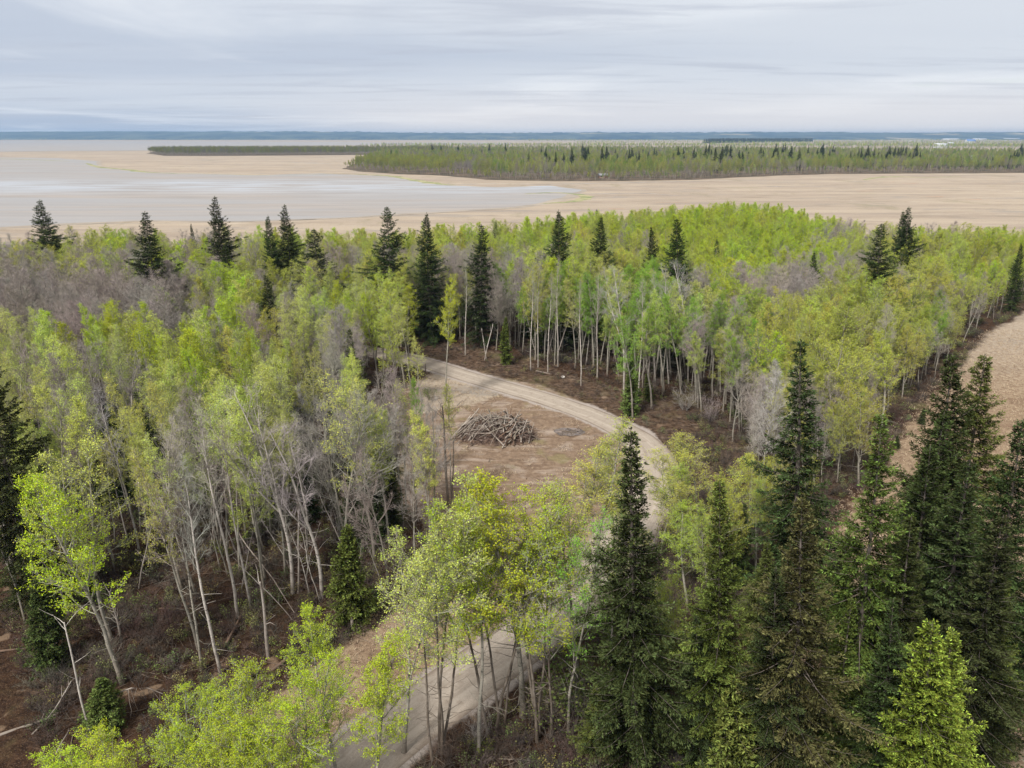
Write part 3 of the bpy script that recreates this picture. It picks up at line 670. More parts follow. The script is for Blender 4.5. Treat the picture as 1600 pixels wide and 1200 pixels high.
for px, py, h in [(1120, 1180, 9), (1190, 1120, 11), (1240, 1190, 8), (1305, 1150, 10), (1180, 1010, 10), (1290, 1030, 12), (1420, 1150, 10), (1560, 1110, 12), (1095, 1060, 9), (1240, 1000, 13), (1150, 920, 9), (1340, 1000, 8), (1500, 1060, 12), (930, 1180, 6)]:
    base(('spruce', int(rng.integers(0, 3))), px, py, h, random.choice(['spruce', 'spruce_lit', 'spruce']), 'small green spruce filling a gap between the tall right hand spruces', twig='brown', wid=1.5, group='small green spruces between the tall right hand spruces')
A = lambda i: ('aspen', i); Th = lambda i: ('thin', i); Bi = lambda i: ('birch', i); Ba = lambda i: ('bare', i)
for key, px, py, h, wd, t, tw, lb in [
    (('clump', 0), 668, 772, 20, 1.2, 'pale', 'pale', 'pale green aspen clump with several grey stems beside the gravel track'),
    (('clump', 1), 775, 750, 20, 1.25, 'lime', 'pale', 'yellow green aspen clump with dark stems against the gravel track'),
    (('clump', 0), 855, 760, 19.5, 1.25, 'lime', 'pale', 'bright lime aspen clump with dark stems next to the tall narrow spruce'),
    (A(0), 820, 730, 20, 1.4, 'lime', 'lime', 'round crowned lime aspen between the two dark stemmed clumps'),
    (Th(1), 905, 735, 19, 1.3, 'yellow', 'pale', 'thin crowned aspen with a pale stem left of the tall narrow spruce'),
    (Th(0), 932, 672, 17, 1.7, 'yellow', 'pale', 'soft yellow green aspen inside the bend of the track'),
    (Th(2), 1060, 682, 12, 2.0, 'yellow', 'yellow', 'low feathery aspen right of the tall narrow spruce'),
    (Th(1), 1098, 690, 12, 2.0, 'yellow', 'yellow', 'feathery aspen next to the shaggy spruce top'),
    (Th(0), 1030, 712, 11, 2.0, 'yellow', 'yellow', 'thin young aspen on the road bend behind the narrow spruce'),
    (A(1), 740, 800, 19, .95, 'lime', 'lime', 'lime aspen filling the gap between the pale green clump and the yellow green clump'),
    (Th(2), 610, 860, 16, 1.4, 'pale', 'pale', 'pale aspen leaning over the bank left of the pale green clump'),
    (Th(2), 890, 790, 18, 1.0, 'green', 'green', 'fresh green aspen beside the narrow spruce with the track behind'),
    (Th(1), 960, 715, 13, 1.8, 'yellow', 'yellow', 'soft thin aspen touching the top of the tall narrow spruce'),
    (Th(2), 890, 690, 15, 1.6, 'yellow', 'yellow', 'soft aspen at the lower rim of the clearing'),
    (Th(0), 1000, 770, 10, 1.8, 'yellow', 'yellow', 'young aspen hidden behind the tall narrow spruce'),
    (Th(2), 1085, 735, 11, 1.9, 'yellow', 'yellow', 'feathery young aspen left of the shaggy green spruce'),
    (Th(0), 1130, 700, 12, 1.7, 'yellow', 'yellow', 'feathery aspen above the shaggy green spruce'),
    (A(0), 1075, 800, 10, 1.6, 'yellow', 'yellow', 'low yellow aspen between the narrow and the shaggy spruce'),
    (('full', 0), 330, 1120, 9, 1.6, 'lime', 'lime', 'lime crown under the wide one with the arching dead branch'),
    (('full', 0), 355, 1165, 8, 1.3, 'lime', 'pale', 'lime crown cut by the bottom edge, below the wide one'),
    (A(3), 562, 985, 15, 1.05, 'lime', 'lime', 'lime aspen with dark forked stem at the near edge of the track'),
    (A(2), 500, 970, 13, 1.15, 'lime', 'lime', 'lime aspen top beside the brown forest floor left of the track'),
    (('full', 0), 385, 1075, 11, 1.35, 'lime', 'pale', 'wide lime aspen spreading over the arching dead branch'),
    (('full', 1), 455, 1030, 12, 1.15, 'lime', 'pale', 'leafy lime aspen over the tan grass left of the track'),
    (('full', 0), 275, 1090, 10, 1.35, 'lime', 'pale', 'lime aspen crown at the bottom left of the brown floor'),
    (('full', 1), 190, 1140, 9, 1.5, 'lime', 'lime', 'small lime crown at the bottom near the dead white sapling'),
    (('full', 0), 90, 1165, 8, 1.6, 'lime', 'lime', 'lime crown at the bottom left corner'),
    (('full', 1), 430, 1130, 9, 1.1, 'lime', 'lime', 'low lime crown at the bottom edge left of the track'),
    (A(2), 118, 738, 18, 1.25, 'lime', 'pale', 'big pale crowned aspen with a long white trunk at the lower left'),
    (Th(0), 255, 705, 18, 1.0, 'pale', 'white', 'leaning white aspen with a small pale crown on the brown floor'),
    (Th(2), 100, 660, 20, 1.2, 'pale', 'pale', 'pale olive aspen above the big pale crowned one'),
    (A(0), 322, 512, 18, 1.25, 'lime', 'lime', 'brightest lime round aspen high in the left wood'),
    (A(1), 252, 528, 17, 1.0, 'lime', 'pale', 'lime aspen just left of the brightest round one'),
    (A(2), 375, 600, 16, .8, 'lime', 'lime', 'small bright lime crown behind the forked white birch'),
    (Th(2), 563, 582, 20, 1.25, 'pale', 'pale', 'pale round crowned aspen with a straight grey trunk left of the brush pile'),
    (Th(1), 375, 612, 19, 1.0, 'pale', 'white', 'pale thin aspen with a straight trunk left of the forked birches'),
    (Th(0), 640, 590, 16, .8, 'pale', 'mauve', 'thin grey tree with twin trunks left of the brush pile'),
    (A(3), 690, 432, 20, .85, 'lime', 'pale', 'lime aspen with a straight trunk beside the far end of the track'),
    (A(0), 657, 595, 13, .7, 'green', 'olive', 'small green aspen at the left rim of the clearing'),
    (Th(1), 700, 608, 14, .75, 'yellow', 'brown', 'dark stemmed ragged tree standing beside the brush pile'),
    (Th(1), 637, 478, 14.5, 1.1, 'pale', 'pale', 'pale aspen hiding the far end of the track'),
    (A(2), 612, 490, 14.5, 1.1, 'yellow', 'pale', 'yellow green aspen left of the pale one hiding the track end'),
    (Th(0), 655, 530, 11, 1.3, 'pale', 'pale', 'short pale aspen at the upper left corner of the clearing'),
    (A(0), 625, 440, 18, 1.2, 'yellow', 'pale', 'round yellow green aspen left of the track end'),
    (A(1), 1015, 470, 17, 1.25, 'green', 'green', 'fresh green aspen with white trunks behind the road verge'),
    (A(0), 985, 490, 16, 1.1, 'green', 'green', 'fresh green aspen low between white trunks at the wood edge'),
    (A(2), 1212, 525, 16, 1.2, 'lime', 'green', 'rounded fresh green tree right of the grey birches'),
    (A(3), 1255, 470, 18, 1.3, 'yellow', 'yellow', 'feathery yellow green tree left of the field edge'),
    (A(0), 1320, 470, 18, 1.5, 'yellow', 'yellow', 'largest feathery yellow green tree near the field edge'),
    (('full', 1), 1300, 530, 16, 1.3, 'yellow', 'yellow', 'wide yellow green tree behind the full spruce with a bare leader'),
    (('full', 0), 1355, 600, 13, 1.2, 'yellow', 'pale', 'wide olive tree leaning over the straw strip'),
    (A(1), 1390, 520, 16, 1.3, 'yellow', 'yellow', 'yellow green tree at the edge of the straw strip'),
    (A(2), 838, 420, 16.5, 1.0, 'green', 'green', 'fresh green aspen with a pair of white trunks behind the track'),
    (A(3), 868, 436, 16, .9, 'green', 'green', 'fresh green aspen just right of the white trunk pair')]:
    top(key, px, py, h, t, lb, twig=tw, wid=wd)
for key, px, py, h, wd, tw, lb in [
    (Bi(0), 458, 925, 22, 1.0, 'white', 'tall white birch with one straight trunk on the brown forest floor'),
    (Bi(0), 503, 935, 19, 1.15, 'white', 'wide forked white birch leaning out beside the straight one'),
    (Bi(1), 372, 963, 20, .9, 'white', 'slender pale birch left of the forked white birches'),
    (Bi(1), 393, 950, 18, .8, 'mauve', 'thin grey birch touching the slender pale one'),
    (Bi(1), 345, 1050, 18.5, .9, 'white', 'long white birch trunk leaning left over the brown floor'),
    (Ba(1), 315, 1045, 16, .8, 'brown', 'dark barked bare tree next to the long leaning birch'),
    (Bi(1), 30, 935, 19, .9, 'white', 'white birch trunk leaning out past the left edge'),
    (Ba(0), 345, 850, 17, .9, 'mauve', 'grey bare tree with a thick straight trunk in the left wood'),
    (Ba(3), 635, 800, 16, .8, 'mauve', 'grey bare tree at the left rim of the clearing'),
    (Bi(0), 975, 618, 22, .95, 'white', 'tallest white trunk at the wood edge above the boulder'),
    (Bi(1), 829, 577, 19, .7, 'pale', 'left one of two close white trunks behind the track'),
    (Bi(1), 841, 573, 19, .7, 'pale', 'right one of two close white trunks behind the track'),
    (Bi(1), 856, 582, 18, .7, 'pale', 'short thin white trunk right of the close pair'),
    (Bi(1), 872, 573, 20, .8, 'pale', 'white trunk standing apart right of the close pair'),
    (Bi(0), 933, 590, 20, .8, 'pale', 'white trunk between the close pair and the tallest one'),
    (Bi(1), 908, 602, 18, .8, 'pale', 'leaning pale trunk nearest the track among the white stems'),
    (Bi(1), 997, 617, 19, .8, 'white', 'white trunk just right of the tallest one'),
    (Bi(1), 1022, 597, 19, .8, 'white', 'white trunk in the shade above the little verge spruce'),
    (Bi(1), 1045, 600, 20, .8, 'white', 'white trunk at the dark corner of the wood'),
    (Bi(0), 1075, 600, 22, .95, 'white', 'tall pale birch with a wide bare crown right of the white stems'),
    (Ba(2), 1145, 690, 12, 1.2, 'white', 'round crowned grey birch above the road bend'),
    (Ba(0), 1185, 800, 16.5, 1.0, 'white', 'white bare birch left of the full spruce with a bare leader'),
    (Ba(3), 1205, 720, 14, .9, 'white', 'whitish bare tree between the two grey birches and the full spruce'),
    (Bi(1), 727, 553, 18, .8, 'pale', 'leaning pale trunk at the far end of the track'),
    (Ba(3), 1375, 625, 16, .9, 'white', 'whitish bare tree leaning at the edge of the straw strip'),
    (Ba(2), 1340, 610, 14, 1.0, 'mauve', 'bare grey tree inside the edge of the straw strip'),
    (Ba(2), 1590, 1330, 9, 1.2, 'white', 'white bare shrubby tree at the bottom right corner')]:
    base(key, px, py, h, 'pale', lb, twig=tw, wid=wd, lean=(0, rng.normal(0, .015) + right_lean(px)))

# ------------------------------------------------------------------ the crowded rest of the wood
ROWS = [330, 352, 380, 412, 450, 490, 530, 570, 620, 680, 750, 850]
GRID = {330: 'Y Y Y Y Y Y Y YL YL YL L L L Y Y Y', 352: 'YB YB Y BY Y Y YL YL L LY L L L YB YB YL',
        380: 'YB YL YB YB YL Y Y YL YL BY LY L L BY YL YL', 412: 'BY YB BL BLY YB YB BY B BY Y LY L LB B YL YL',
        450: 'B B B BLY BY LP YL BY LG PG PG BL B Y YB Y', 490: 'B B B LPB BP LP YL LP G PG GP BG Y Y YG YB',
       530: 'P PL LP LP PYB PB YP PB PG PG PG YGB Y Y BY Y', 570: 'PB PB LP LP PB PB PB PB B PG PG B YL Y BY Y',
        620: 'PPB PPB PPB PPL PPW PPB PPB PB B B B WB YB YB Y Y', 680: 'P PPB PPW PPB PPW PB PB PB B Y Y WY Y YB Y Y',
        750: 'P PPB PW PPB PPW PPB B Y Y Y Y Y Y YB Y Y', 850: 'PB PW PB PW PW PB B Y Y Y Y Y Y Y Y Y'}
GRID = {k: v.split() for k, v in GRID.items()}
CLEARPX = [  # places the photo shows open: nothing may stand in front of them
    [(668, 560), (760, 580), (900, 615), (1050, 672), (1040, 730), (960, 740), (900, 740), (720, 740), (700, 660), (715, 600)],
    [(300, 930), (540, 930), (540, 1000), (380, 1060), (150, 1060), (120, 950), (190, 900)],
    [(1600, 480), (1530, 520), (1470, 590), (1410, 650), (1400, 700), (1600, 700)],
    [(560, 1200), (620, 1100), (740, 1020), (900, 930), (900, 1200)], [(0, 960), (130, 960), (130, 1130), (0, 1130)]]
CLEARPX = [(np.array(q)) for q in CLEARPX]
cand = []
step = 3.5
ys_all = list(np.arange(44, 100, 3.1)) + list(np.arange(100, 150, 2.9)) + list(np.arange(150, 330, 3.6))
for yy_ in ys_all:
    st = 3.1 if yy_ < 100 else 2.9 if yy_ < 135 else 3.6 if yy_ < 170 else 4.6; step = 3.1
    for xx_ in np.arange(-.80 * yy_ - 18, .80 * yy_ + 18, st):
        if yy_ > 170 and int(yy_ / step) % 4 == 3: continue
        cand.append((xx_ + rng.uniform(-.48, .48) * st, yy_ + rng.uniform(-.48, .48) * step))
cand = np.array(cand); cx_, cy_ = cand[:, 0], cand[:, 1]
ok = poly_dist(cx_, cy_, FOREST) > 1.5
ok &= poly_dist(cx_, cy_, FIELD) < -1.2; ok &= poly_dist(cx_, cy_, CLEAR) < -.5; ok &= line_dist(cx_, cy_, road_c) > 5.0
ok &= poly_dist(cx_, cy_, VERGE) < -.3; ok &= poly_dist(cx_, cy_, VERGE2) < 0; ok &= poly_dist(cx_, cy_, NEARGRASS) < 0
cand = cand[ok]
tk = np.array(taken); near, spill = {'aspen': [], 'bare': []}, {'aspen': [], 'bare': []}
def kind_at(px, py):
    r = min(ROWS, key=lambda v: abs(v - py)); c_ = int(min(15, max(0, (px + rng.normal(0, 25)) // 100))); return random.choice(GRID[r][c_])
for x, y in cand:
    if np.min(np.hypot(tk[:, 0] - x, tk[:, 1] - y)) < 1.5: continue
    right = x > 18 and y < 75
    if right and rng.random() < .5: continue
    if x < 0 and 70 < y < 125 and rng.random() < .26: continue
    if y < 58 and rng.random() < .6: continue
    if 58 <= y < 70 and rng.random() < .1: continue
    h = rng.uniform(12.5, 18.5)
    edge = float(poly_dist(np.array([x]), np.array([y]), FOREST)[0])
    if edge < 30: h *= .72 + .28 * edge / 30
    fe = -float(poly_dist(np.array([x]), np.array([y]), FIELD)[0])
    if fe < 12: h *= .60 + .4 * fe / 12
    px, py = proj(x, y, h * .8)
    if px < -90 or px > 1690: continue
    if y > 150 and x > 30: h *= .93
    if right: h = rng.uniform(8, 12.5)
    bad = False
    for q in CLEARPX:
        for fz in (.12, .3, .5, .7, .85, 1.0):
            a, b = proj(x, y, h * fz); wpx = (1.9 if fz > .4 else .2) * FPX / y
            if in_poly(np.array([a, a - wpx, a + wpx]), np.array([b] * 3), q).any(): bad = True; break
        if bad: break
    if bad: continue
    k = kind_at(px, py)
    near['bare' if k in 'BW' else 'aspen'].append((math.hypot(x, y), x, y, h, k))
STYLE = {'L': ('lime', 'lime', ['aspen'] * 3 + ['full']), 'Y': ('yellow', 'yellow', ['aspen', 'thin', 'full']), 'P': ('pale', 'pale', ['thin', 'thin', 'aspen']), 'G': ('green', 'green', ['aspen']),
         'B': ('pale', 'mauve', ['bare']), 'W': ('pale', 'white', ['birch', 'bare', 'bare'])}
LOOK = {'L': 'bright lime aspen', 'Y': 'yellow green aspen', 'P': 'pale thin leafed aspen', 'G': 'fresh green aspen', 'B': 'grey leafless tree', 'W': 'white leafless birch'}
def where(x, y):
    px, py = proj(x, y, 0)
    if y > 150: return ('in the far wood by the mudflat' if x < 0 else 'in the far wood by the marsh')
    if px > 1120: return 'in the thicket along the straw strip' if y > 95 else 'among the right hand spruces'
    if px > 640 and y > 100: return 'behind the track, left end' if px < 800 else 'in the white stemmed stand behind the track' if px < 1000 else 'in the wood corner right of the boulder'
    if px > 640: return 'beside the bend of the track'
    e = 'at the far left' if px < 160 else 'in mid left' if px < 400 else 'near the clearing'
    if y > 125: return 'in the wood toward the mudflat, ' + e
    if y > 100: return 'in the deep left wood ' + e
    if y > 80: return 'in the middle left wood ' + e
    if y > 66: return 'fronting the left wood ' + e
    return 'on the open brown floor ' + e
def form_of(k):
    fam = random.choice(STYLE[k][2]); ks = [q for q in FORMS if q[0] == fam]; return random.choice(ks)
for fam in near:
    near[fam].sort(); LIM = {'aspen': 238, 'bare': 258}[fam]
    for _, x, y, h, k in near[fam][:LIM]:
        key = form_of(k); t, tw, _f = STYLE[k]; wh = where(x, y)
        nm = {'W': 'birch_tree', 'B': 'bare_tree'}.get(k, 'aspen_tree')
        wd = rng.uniform(.78, 1.12) if y < 120 else rng.uniform(.9, 1.25); sz = 'tall' if h > 16.3 else 'short' if h < 13.2 else ''; bd = 'broad' if wd > 1.12 else 'slim' if wd < .9 else ''
        place(key, x, y, h, t, tw, nm, ' '.join(f'{sz} {bd} {LOOK[k]} {wh}'.split()), 'birch' if k == 'W' else 'tree', LOOK[k] + ' ' + wh, lean=(rng.normal(0, .02), rng.normal(0, .022) + right_lean(proj(x, y, h)[0])), wid=wd)
    spill[fam] = near[fam][LIM:]

US = 'small shaded spruces under the aspens'
for i in range(104):
    for _ in range(60):
        if i < 34: x, y = P(rng.uniform(640, 1100), rng.uniform(478, 585))
        else: x, y = P(rng.uniform(-40, 620), rng.uniform(575, 850))
        a1, b1 = np.array([x]), np.array([y])
        if poly_dist(a1, b1, VERGE)[0] > -1.5 or line_dist(a1, b1, road_c)[0] < 6 or poly_dist(a1, b1, CLEAR)[0] > -2: continue
        h = rng.uniform(7, 13) if i < 34 else rng.uniform(5, 12.5); px, py = proj(x, y, h)
        if any(in_poly(np.array([px, px]), np.array([py, py + 30]), q).any() for q in CLEARPX): continue
        wh = 'behind the track' if i < 34 else 'in the left wood'
        place(('spruce', int(rng.integers(0, 3))) if h > 9 else ('youngspruce', 0), x, y, h, 'spruce', 'brown', 'spruce_tree', 'small shaded spruce under the aspens ' + wh, 'spruce', US + ' ' + wh, wid=rng.uniform(1.0, 1.5)); break
for i in range(110):
    for _ in range(40):
        if i < 70: x, y = P(rng.uniform(-20, 620), rng.uniform(760, 940)); wh = 'in the open left wood'
        else: x, y = P(rng.uniform(680, 1100), rng.uniform(545, 620)); wh = 'at the wood edge behind the track'
        a1, b1 = np.array([x]), np.array([y])
        if poly_dist(a1, b1, VERGE)[0] > -.3 or line_dist(a1, b1, road_c)[0] < 5 or poly_dist(a1, b1, CLEAR)[0] > -1 or poly_dist(a1, b1, NEARGRASS)[0] > 0: continue
        k = int(rng.integers(0, 2)); nm = ['thin grey', 'thin white'][k]; lf = '' if i % 2 else 'slanting '
        place(('pole', k), x, y, rng.uniform(8, 15) if i >= 70 else rng.uniform(5, 13), 'olive', 'mauve', 'dead_sapling', f'{lf}{nm} dead sapling {wh}', 'dead tree', f'{nm} dead saplings {wh}', lean=(rng.normal(0, .03), rng.normal(0, .03) if i % 2 else rng.choice([-1, 1]) * rng.uniform(.12, .3)), wid=1.0); break

# scattering for what nobody could count
def scatter(name, rows, label, cat=None, kind='stuff', group=None):
    """rows: (x, y, z, scale(x3), rot, form key, tint, twig)"""
    keys = sorted({r[5] for r in rows}); me = bpy.data.meshes.new(name); N = len(rows)
    me.vertices.add(N); me.vertices.foreach_set('co', np.array([r[:3] for r in rows], np.float32).ravel())
    def att(nm, typ, dat, prop):
        a = me.attributes.new(nm, typ, 'POINT'); a.data.foreach_set(prop, np.asarray(dat, np.float32 if prop != 'value' or typ != 'INT' else np.int32).ravel())
    att('scl', 'FLOAT_VECTOR', [r[3] for r in rows], 'vector'); att('rot', 'FLOAT_VECTOR', [r[4] for r in rows], 'vector')
    att('idx', 'INT', [keys.index(r[5]) for r in rows], 'value')
    att('tint', 'FLOAT_COLOR', [(*r[6], 1) for r in rows], 'color'); att('twig', 'FLOAT_COLOR', [(*r[7], 1) for r in rows], 'color')
    ob = link(name, me); ng = bpy.data.node_groups.new(name, 'GeometryNodeTree')
    ng.interface.new_socket('Geometry', in_out='INPUT', socket_type='NodeSocketGeometry'); ng.interface.new_socket('Geometry', in_out='OUTPUT', socket_type='NodeSocketGeometry')
    gi, go = ng.nodes.new('NodeGroupInput'), ng.nodes.new('NodeGroupOutput'); iop = ng.nodes.new('GeometryNodeInstanceOnPoints'); L = ng.links
    L.new(gi.outputs[0], iop.inputs['Points'])
    def named(nm, typ):
        a = ng.nodes.new('GeometryNodeInputNamedAttribute'); a.data_type = typ; a.inputs[0].default_value = nm; return a.outputs[0]
    jn = ng.nodes.new('GeometryNodeGeometryToInstance')
    # one instance per form, in key order (links into a multi-input arrive last first)
    for k in reversed(keys):
        j2 = ng.nodes.new('GeometryNodeJoinGeometry')
        for part in FORM_OBJ[k]:
            oi = ng.nodes.new('GeometryNodeObjectInfo'); oi.inputs['Object'].default_value = part; L.new(oi.outputs['Geometry'], j2.inputs[0])
        L.new(j2.outputs[0], jn.inputs[0])
    L.new(jn.outputs[0], iop.inputs['Instance']); iop.inputs['Pick Instance'].default_value = True
    L.new(named('idx', 'INT'), iop.inputs['Instance Index']); L.new(named('scl', 'FLOAT_VECTOR'), iop.inputs['Scale'])
    er = ng.nodes.new('FunctionNodeEulerToRotation'); L.new(named('rot', 'FLOAT_VECTOR'), er.inputs[0]); L.new(er.outputs[0], iop.inputs['Rotation'])
    L.new(iop.outputs[0], go.inputs[0])
    md = ob.modifiers.new('scatter', 'NODES'); md.node_group = ng
    return tag(ob, label, cat, group, kind)
# the first placed tree of each form lends its mesh to the scattered ones; brush forms get a visible plant each
FORM_OBJ = {}
bymesh = {}
for o in C.objects:
    if o.type == 'MESH': bymesh.setdefault(o.data.name, o)
def lend(keys_needed):
    for k in keys_needed:
        H, parts = FORMS[k]; L = []
        for nm, me in zip(('trunk', 'branches', 'crown'), parts):
            if me is None: continue
            o = bymesh.get(me.name)
            L.append(o)
        if all(L): FORM_OBJ[k] = L
# shrubs as things, round the clearing, along the strip and at the wood edges
for i, (px, py, key, h, t, tw, lb) in enumerate([
    (1395, 655, ('bareshrub', 0), 4.0, 'olive', 'red', 'dark reddish bare bush at the corner of the straw strip'),
    (1365, 690, ('bareshrub', 1), 3.4, 'olive', 'brown', 'bare bush leaning over the straw strip below the reddish one'),
    (1330, 745, ('bareshrub', 0), 3.4, 'olive', 'red', 'bare brown bush left of the slim ragged spruce'),
    (1290, 720, ('bareshrub', 1), 3.6, 'olive', 'brown', 'bare brown bush close to the full spruce'),
    (1072, 640, ('bareshrub', 1), 4.2, 'olive', 'mauve', 'pinkish bare bush on the verge above the road bend'),
    (1110, 660, ('bareshrub', 0), 4.0, 'olive', 'mauve', 'grey bare bush beside the round crowned grey birch'),
    (1040, 645, ('bareshrub', 1), 2.2, 'olive', 'red', 'low reddish bush on the verge right of the boulder'),
    (620, 700, ('shrub', 1), 3.0, 'olive', 'brown', 'olive shrub at the left rim of the clearing'),
    (610, 760, ('bareshrub', 0), 2.6, 'olive', 'brown', 'bare brown shrub between trunks left of the clearing'),
    (740, 870, ('bareshrub', 1), 2.6, 'olive', 'brown', 'bare brown shrub below the clearing'),
    (690, 862, ('bareshrub', 0), 3.0, 'olive', 'dark', 'dark bare shrub at the foot of the dark stemmed tree'),
    (650, 610, ('shrub', 1), 3.2, 'pale', 'brown', 'pale olive shrub above the grassy patch'),
    (672, 625, ('shrub', 0), 2.2, 'olive', 'brown', 'small olive shrub on the grassy patch'),
    (905, 1090, ('shrub', 0), 6.5, 'brushleaf', 'dark', 'dark green leafy shrub left of the tall narrow spruce'),
    (890, 1150, ('shrub', 1), 5.0, 'brushleaf', 'dark', 'lower dark green shrub at the bottom left of the narrow spruce'),
    (935, 1020, ('shrub', 0), 6.0, 'brushleaf', 'dark', 'dark green shrub hidden beside the narrow spruce trunk'),
    (840, 1130, ('shrub', 1), 3.0, 'olive', 'brown', 'thin olive shrub under the dark stemmed clumps'),
    (700, 1190, ('bareshrub', 0), 2.4, 'olive', 'brown', 'bare brown shrub at the foot of the pale green clump'),
    (790, 1180, ('bareshrub', 1), 2.6, 'olive', 'red', 'reddish bare shrub under the dark stemmed clumps'),
    (745, 1165, ('bareshrub', 0), 2.2, 'olive', 'mauve', 'mauve bare shrub on the verge right of the near track'),
    (640, 1000, ('bareshrub', 1), 2.6, 'olive', 'mauve', 'grey bare shrub on the left bank of the near track'),
    (610, 1040, ('bareshrub', 0), 2.0, 'olive', 'brown', 'brown bare shrub on the left bank of the near track'),
    (1060, 860, ('shrub', 0), 3.8, 'olive', 'brown', 'olive shrub under the feathery aspens'),
    (1180, 860, ('bareshrub', 1), 3.2, 'olive', 'brown', 'bare shrub at the foot of the white bare birch'),
    (1240, 700, ('bareshrub', 0), 3.0, 'olive', 'brown', 'bare shrub behind the full spruce')]):
    base(key, px, py, h, t, lb, twig=tw, wid=rng.uniform(1, 1.3))
for px, py, k in [(640, 860, 0), (560, 960, 1), (590, 880, 2)]:
    x, y = P(px, py); place(('brush', k), x, y, 1.2, 'olive', 'brown', 'low_shrub', ['knee high brown twig bush below the clearing', 'wiry twig bush near the young spruce', 'knee high bush with a few green leaves near the clearing'][k], 'shrub')
bymesh.clear()
for o in C.objects:
    if o.type == 'MESH': bymesh.setdefault(o.data.name, o)
lend(list(FORMS))

def srow(x, y, h, k):
    key = form_of(k)
    while key not in FORM_OBJ: key = form_of(k)
    t, tw, _f = STYLE[k]; s = h / FORMS[key][0]; wd = rng.uniform(.95, 1.3)
    return (x, y, 0, (s * wd, s * wd, s), (rng.normal(0, .03), rng.normal(0, .03), rng.uniform(0, 6.28)), key, jitter(TINTS.get(t, TINTS['olive'])), jitter(TWIGS[tw], .07))
scatter('leafy_wood', [srow(x, y, h, k) for _, x, y, h, k in spill['aspen']], 'green and yellow leafy tree tops massed toward the marsh shore')
scatter('leafless_wood', [srow(x, y, h, k) for _, x, y, h, k in spill['bare']], 'grey leafless tree tops massed toward the marsh shore')

# undergrowth on the forest floor
rows = []
for _ in range(22000):
    y = 30 + 150 * rng.random() ** 1.0; x = rng.uniform(-.85, .85) * y
    rows.append((x, y))
r_ = np.array(rows); keep = (poly_dist(r_[:, 0], r_[:, 1], CLEAR) < -1) & (line_dist(r_[:, 0], r_[:, 1], road_c) > 4.0) & (poly_dist(r_[:, 0], r_[:, 1], FIELD) < .5) & (poly_dist(r_[:, 0], r_[:, 1], NEARGRASS) < 0) & (poly_dist(r_[:, 0], r_[:, 1], FOREST) > 0)
ver = (poly_dist(r_[:, 0], r_[:, 1], VERGE) > 0)
rows = []
for (x, y), kp, vg in zip(r_, keep, ver):
    if not kp: continue
    if vg and rng.random() < .35: continue
    cl = mnoise.noise(Vector((x * .12, y * .12, 3)))
    if rng.random() > .65 + cl: continue
    key = ('brush', int(rng.integers(0, 3))); s = rng.uniform(.5, 1.5) * (.6 if vg else 1)
    rows.append((x, y, 0, (s * 1.2, s * 1.2, s), (0, 0, rng.uniform(0, 6.28)), key, jitter(TINTS['olive'], .2), jitter(TWIGS[random.choice(['red', 'dark', 'brown', 'dark', 'red'])], .15)))
scatter('undergrowth', rows, 'reddish brown twiggy undergrowth on the forest floor')

# far wood across the marsh, the low island wood and distant tree lines
FARWOOD = W([(535, 264), (560, 268), (620, 272), (700, 275), (760, 281), (860, 283), (960, 283), (1080, 281), (1180, 276), (1300, 272), (1600, 270), (1900, 270), (1900, 240), (1600, 241), (1300, 238), (1000, 235), (760, 234), (640, 235), (590, 240)])
ISLAND = W([(230, 240), (260, 243.5), (350, 243.5), (430, 243), (560, 242), (700, 240), (700, 235), (560, 235), (300, 236), (240, 237)])
FLOORM = plain('wood_floor', (.06, .05, .03), (.14, .10, .07), .05)
tag(link('far_wood_floor', flat_poly('far_wood_floor', FARWOOD, .10, FLOORM)), kind='structure'); tag(link('spit_wood_floor', flat_poly('spit_wood_floor', ISLAND, .35, FLOORM)), kind='structure')
def fill(poly, spacing, hr, kindf):
    a = np.array(poly); x0, y0 = a.min(0); x1, y1 = a.max(0); out_ = []
    y = y0
    while y < y1:
        sp = spacing * (1 + (y - y0) / 900)
        xs_ = np.arange(x0, x1, sp); xs_ = xs_ + rng.uniform(-.5, .5, len(xs_)) * sp; ys_ = y + rng.uniform(-.5, .5, len(xs_)) * sp
        okk = in_poly(xs_, ys_, poly) & (np.abs(xs_) < ys_ * .8 + 40)
        for q, r in zip(xs_[okk], ys_[okk]): out_.append(srow(q, r, rng.uniform(*hr), kindf(q, r)))
        y += sp
    return out_
def fk(x, y):
    px, py = proj(x, y, 8); v = mnoise.noise(Vector((x * .012, y * .006, 1)))
    if px < 760 and py > 248: return 'Y' if v < .2 else 'B'
    return random.choice('YYGP' if v > .08 else 'BYP' if v < -.08 else 'BYPG')
fw = fill(FARWOOD, 6.6, (11, 17), fk)
d_e = poly_dist(np.array([r[0] for r in fw]), np.array([r[1] for r in fw]), FARWOOD)
fw = [(*r[:6], tuple(c * .72 for c in r[6]), tuple(c * .7 for c in r[7])) for r in fw]
fw = [r if d > 14 else (*r[:3], tuple(c * .55 for c in r[3]), *r[4:7], jitter(TWIGS['brown'])) for r, d in zip(fw, d_e)]
scatter('far_wood', fw, 'mixed olive and grey wood across the marsh')
scatter('island_wood', [(*r[:6], tuple(c * .5 for c in r[6]), tuple(c * .5 for c in r[7])) for r in fill(ISLAND, 6.5, (11, 16), lambda x, y: random.choice('YPB'))], 'low dark tree line on the spit before the far lake')
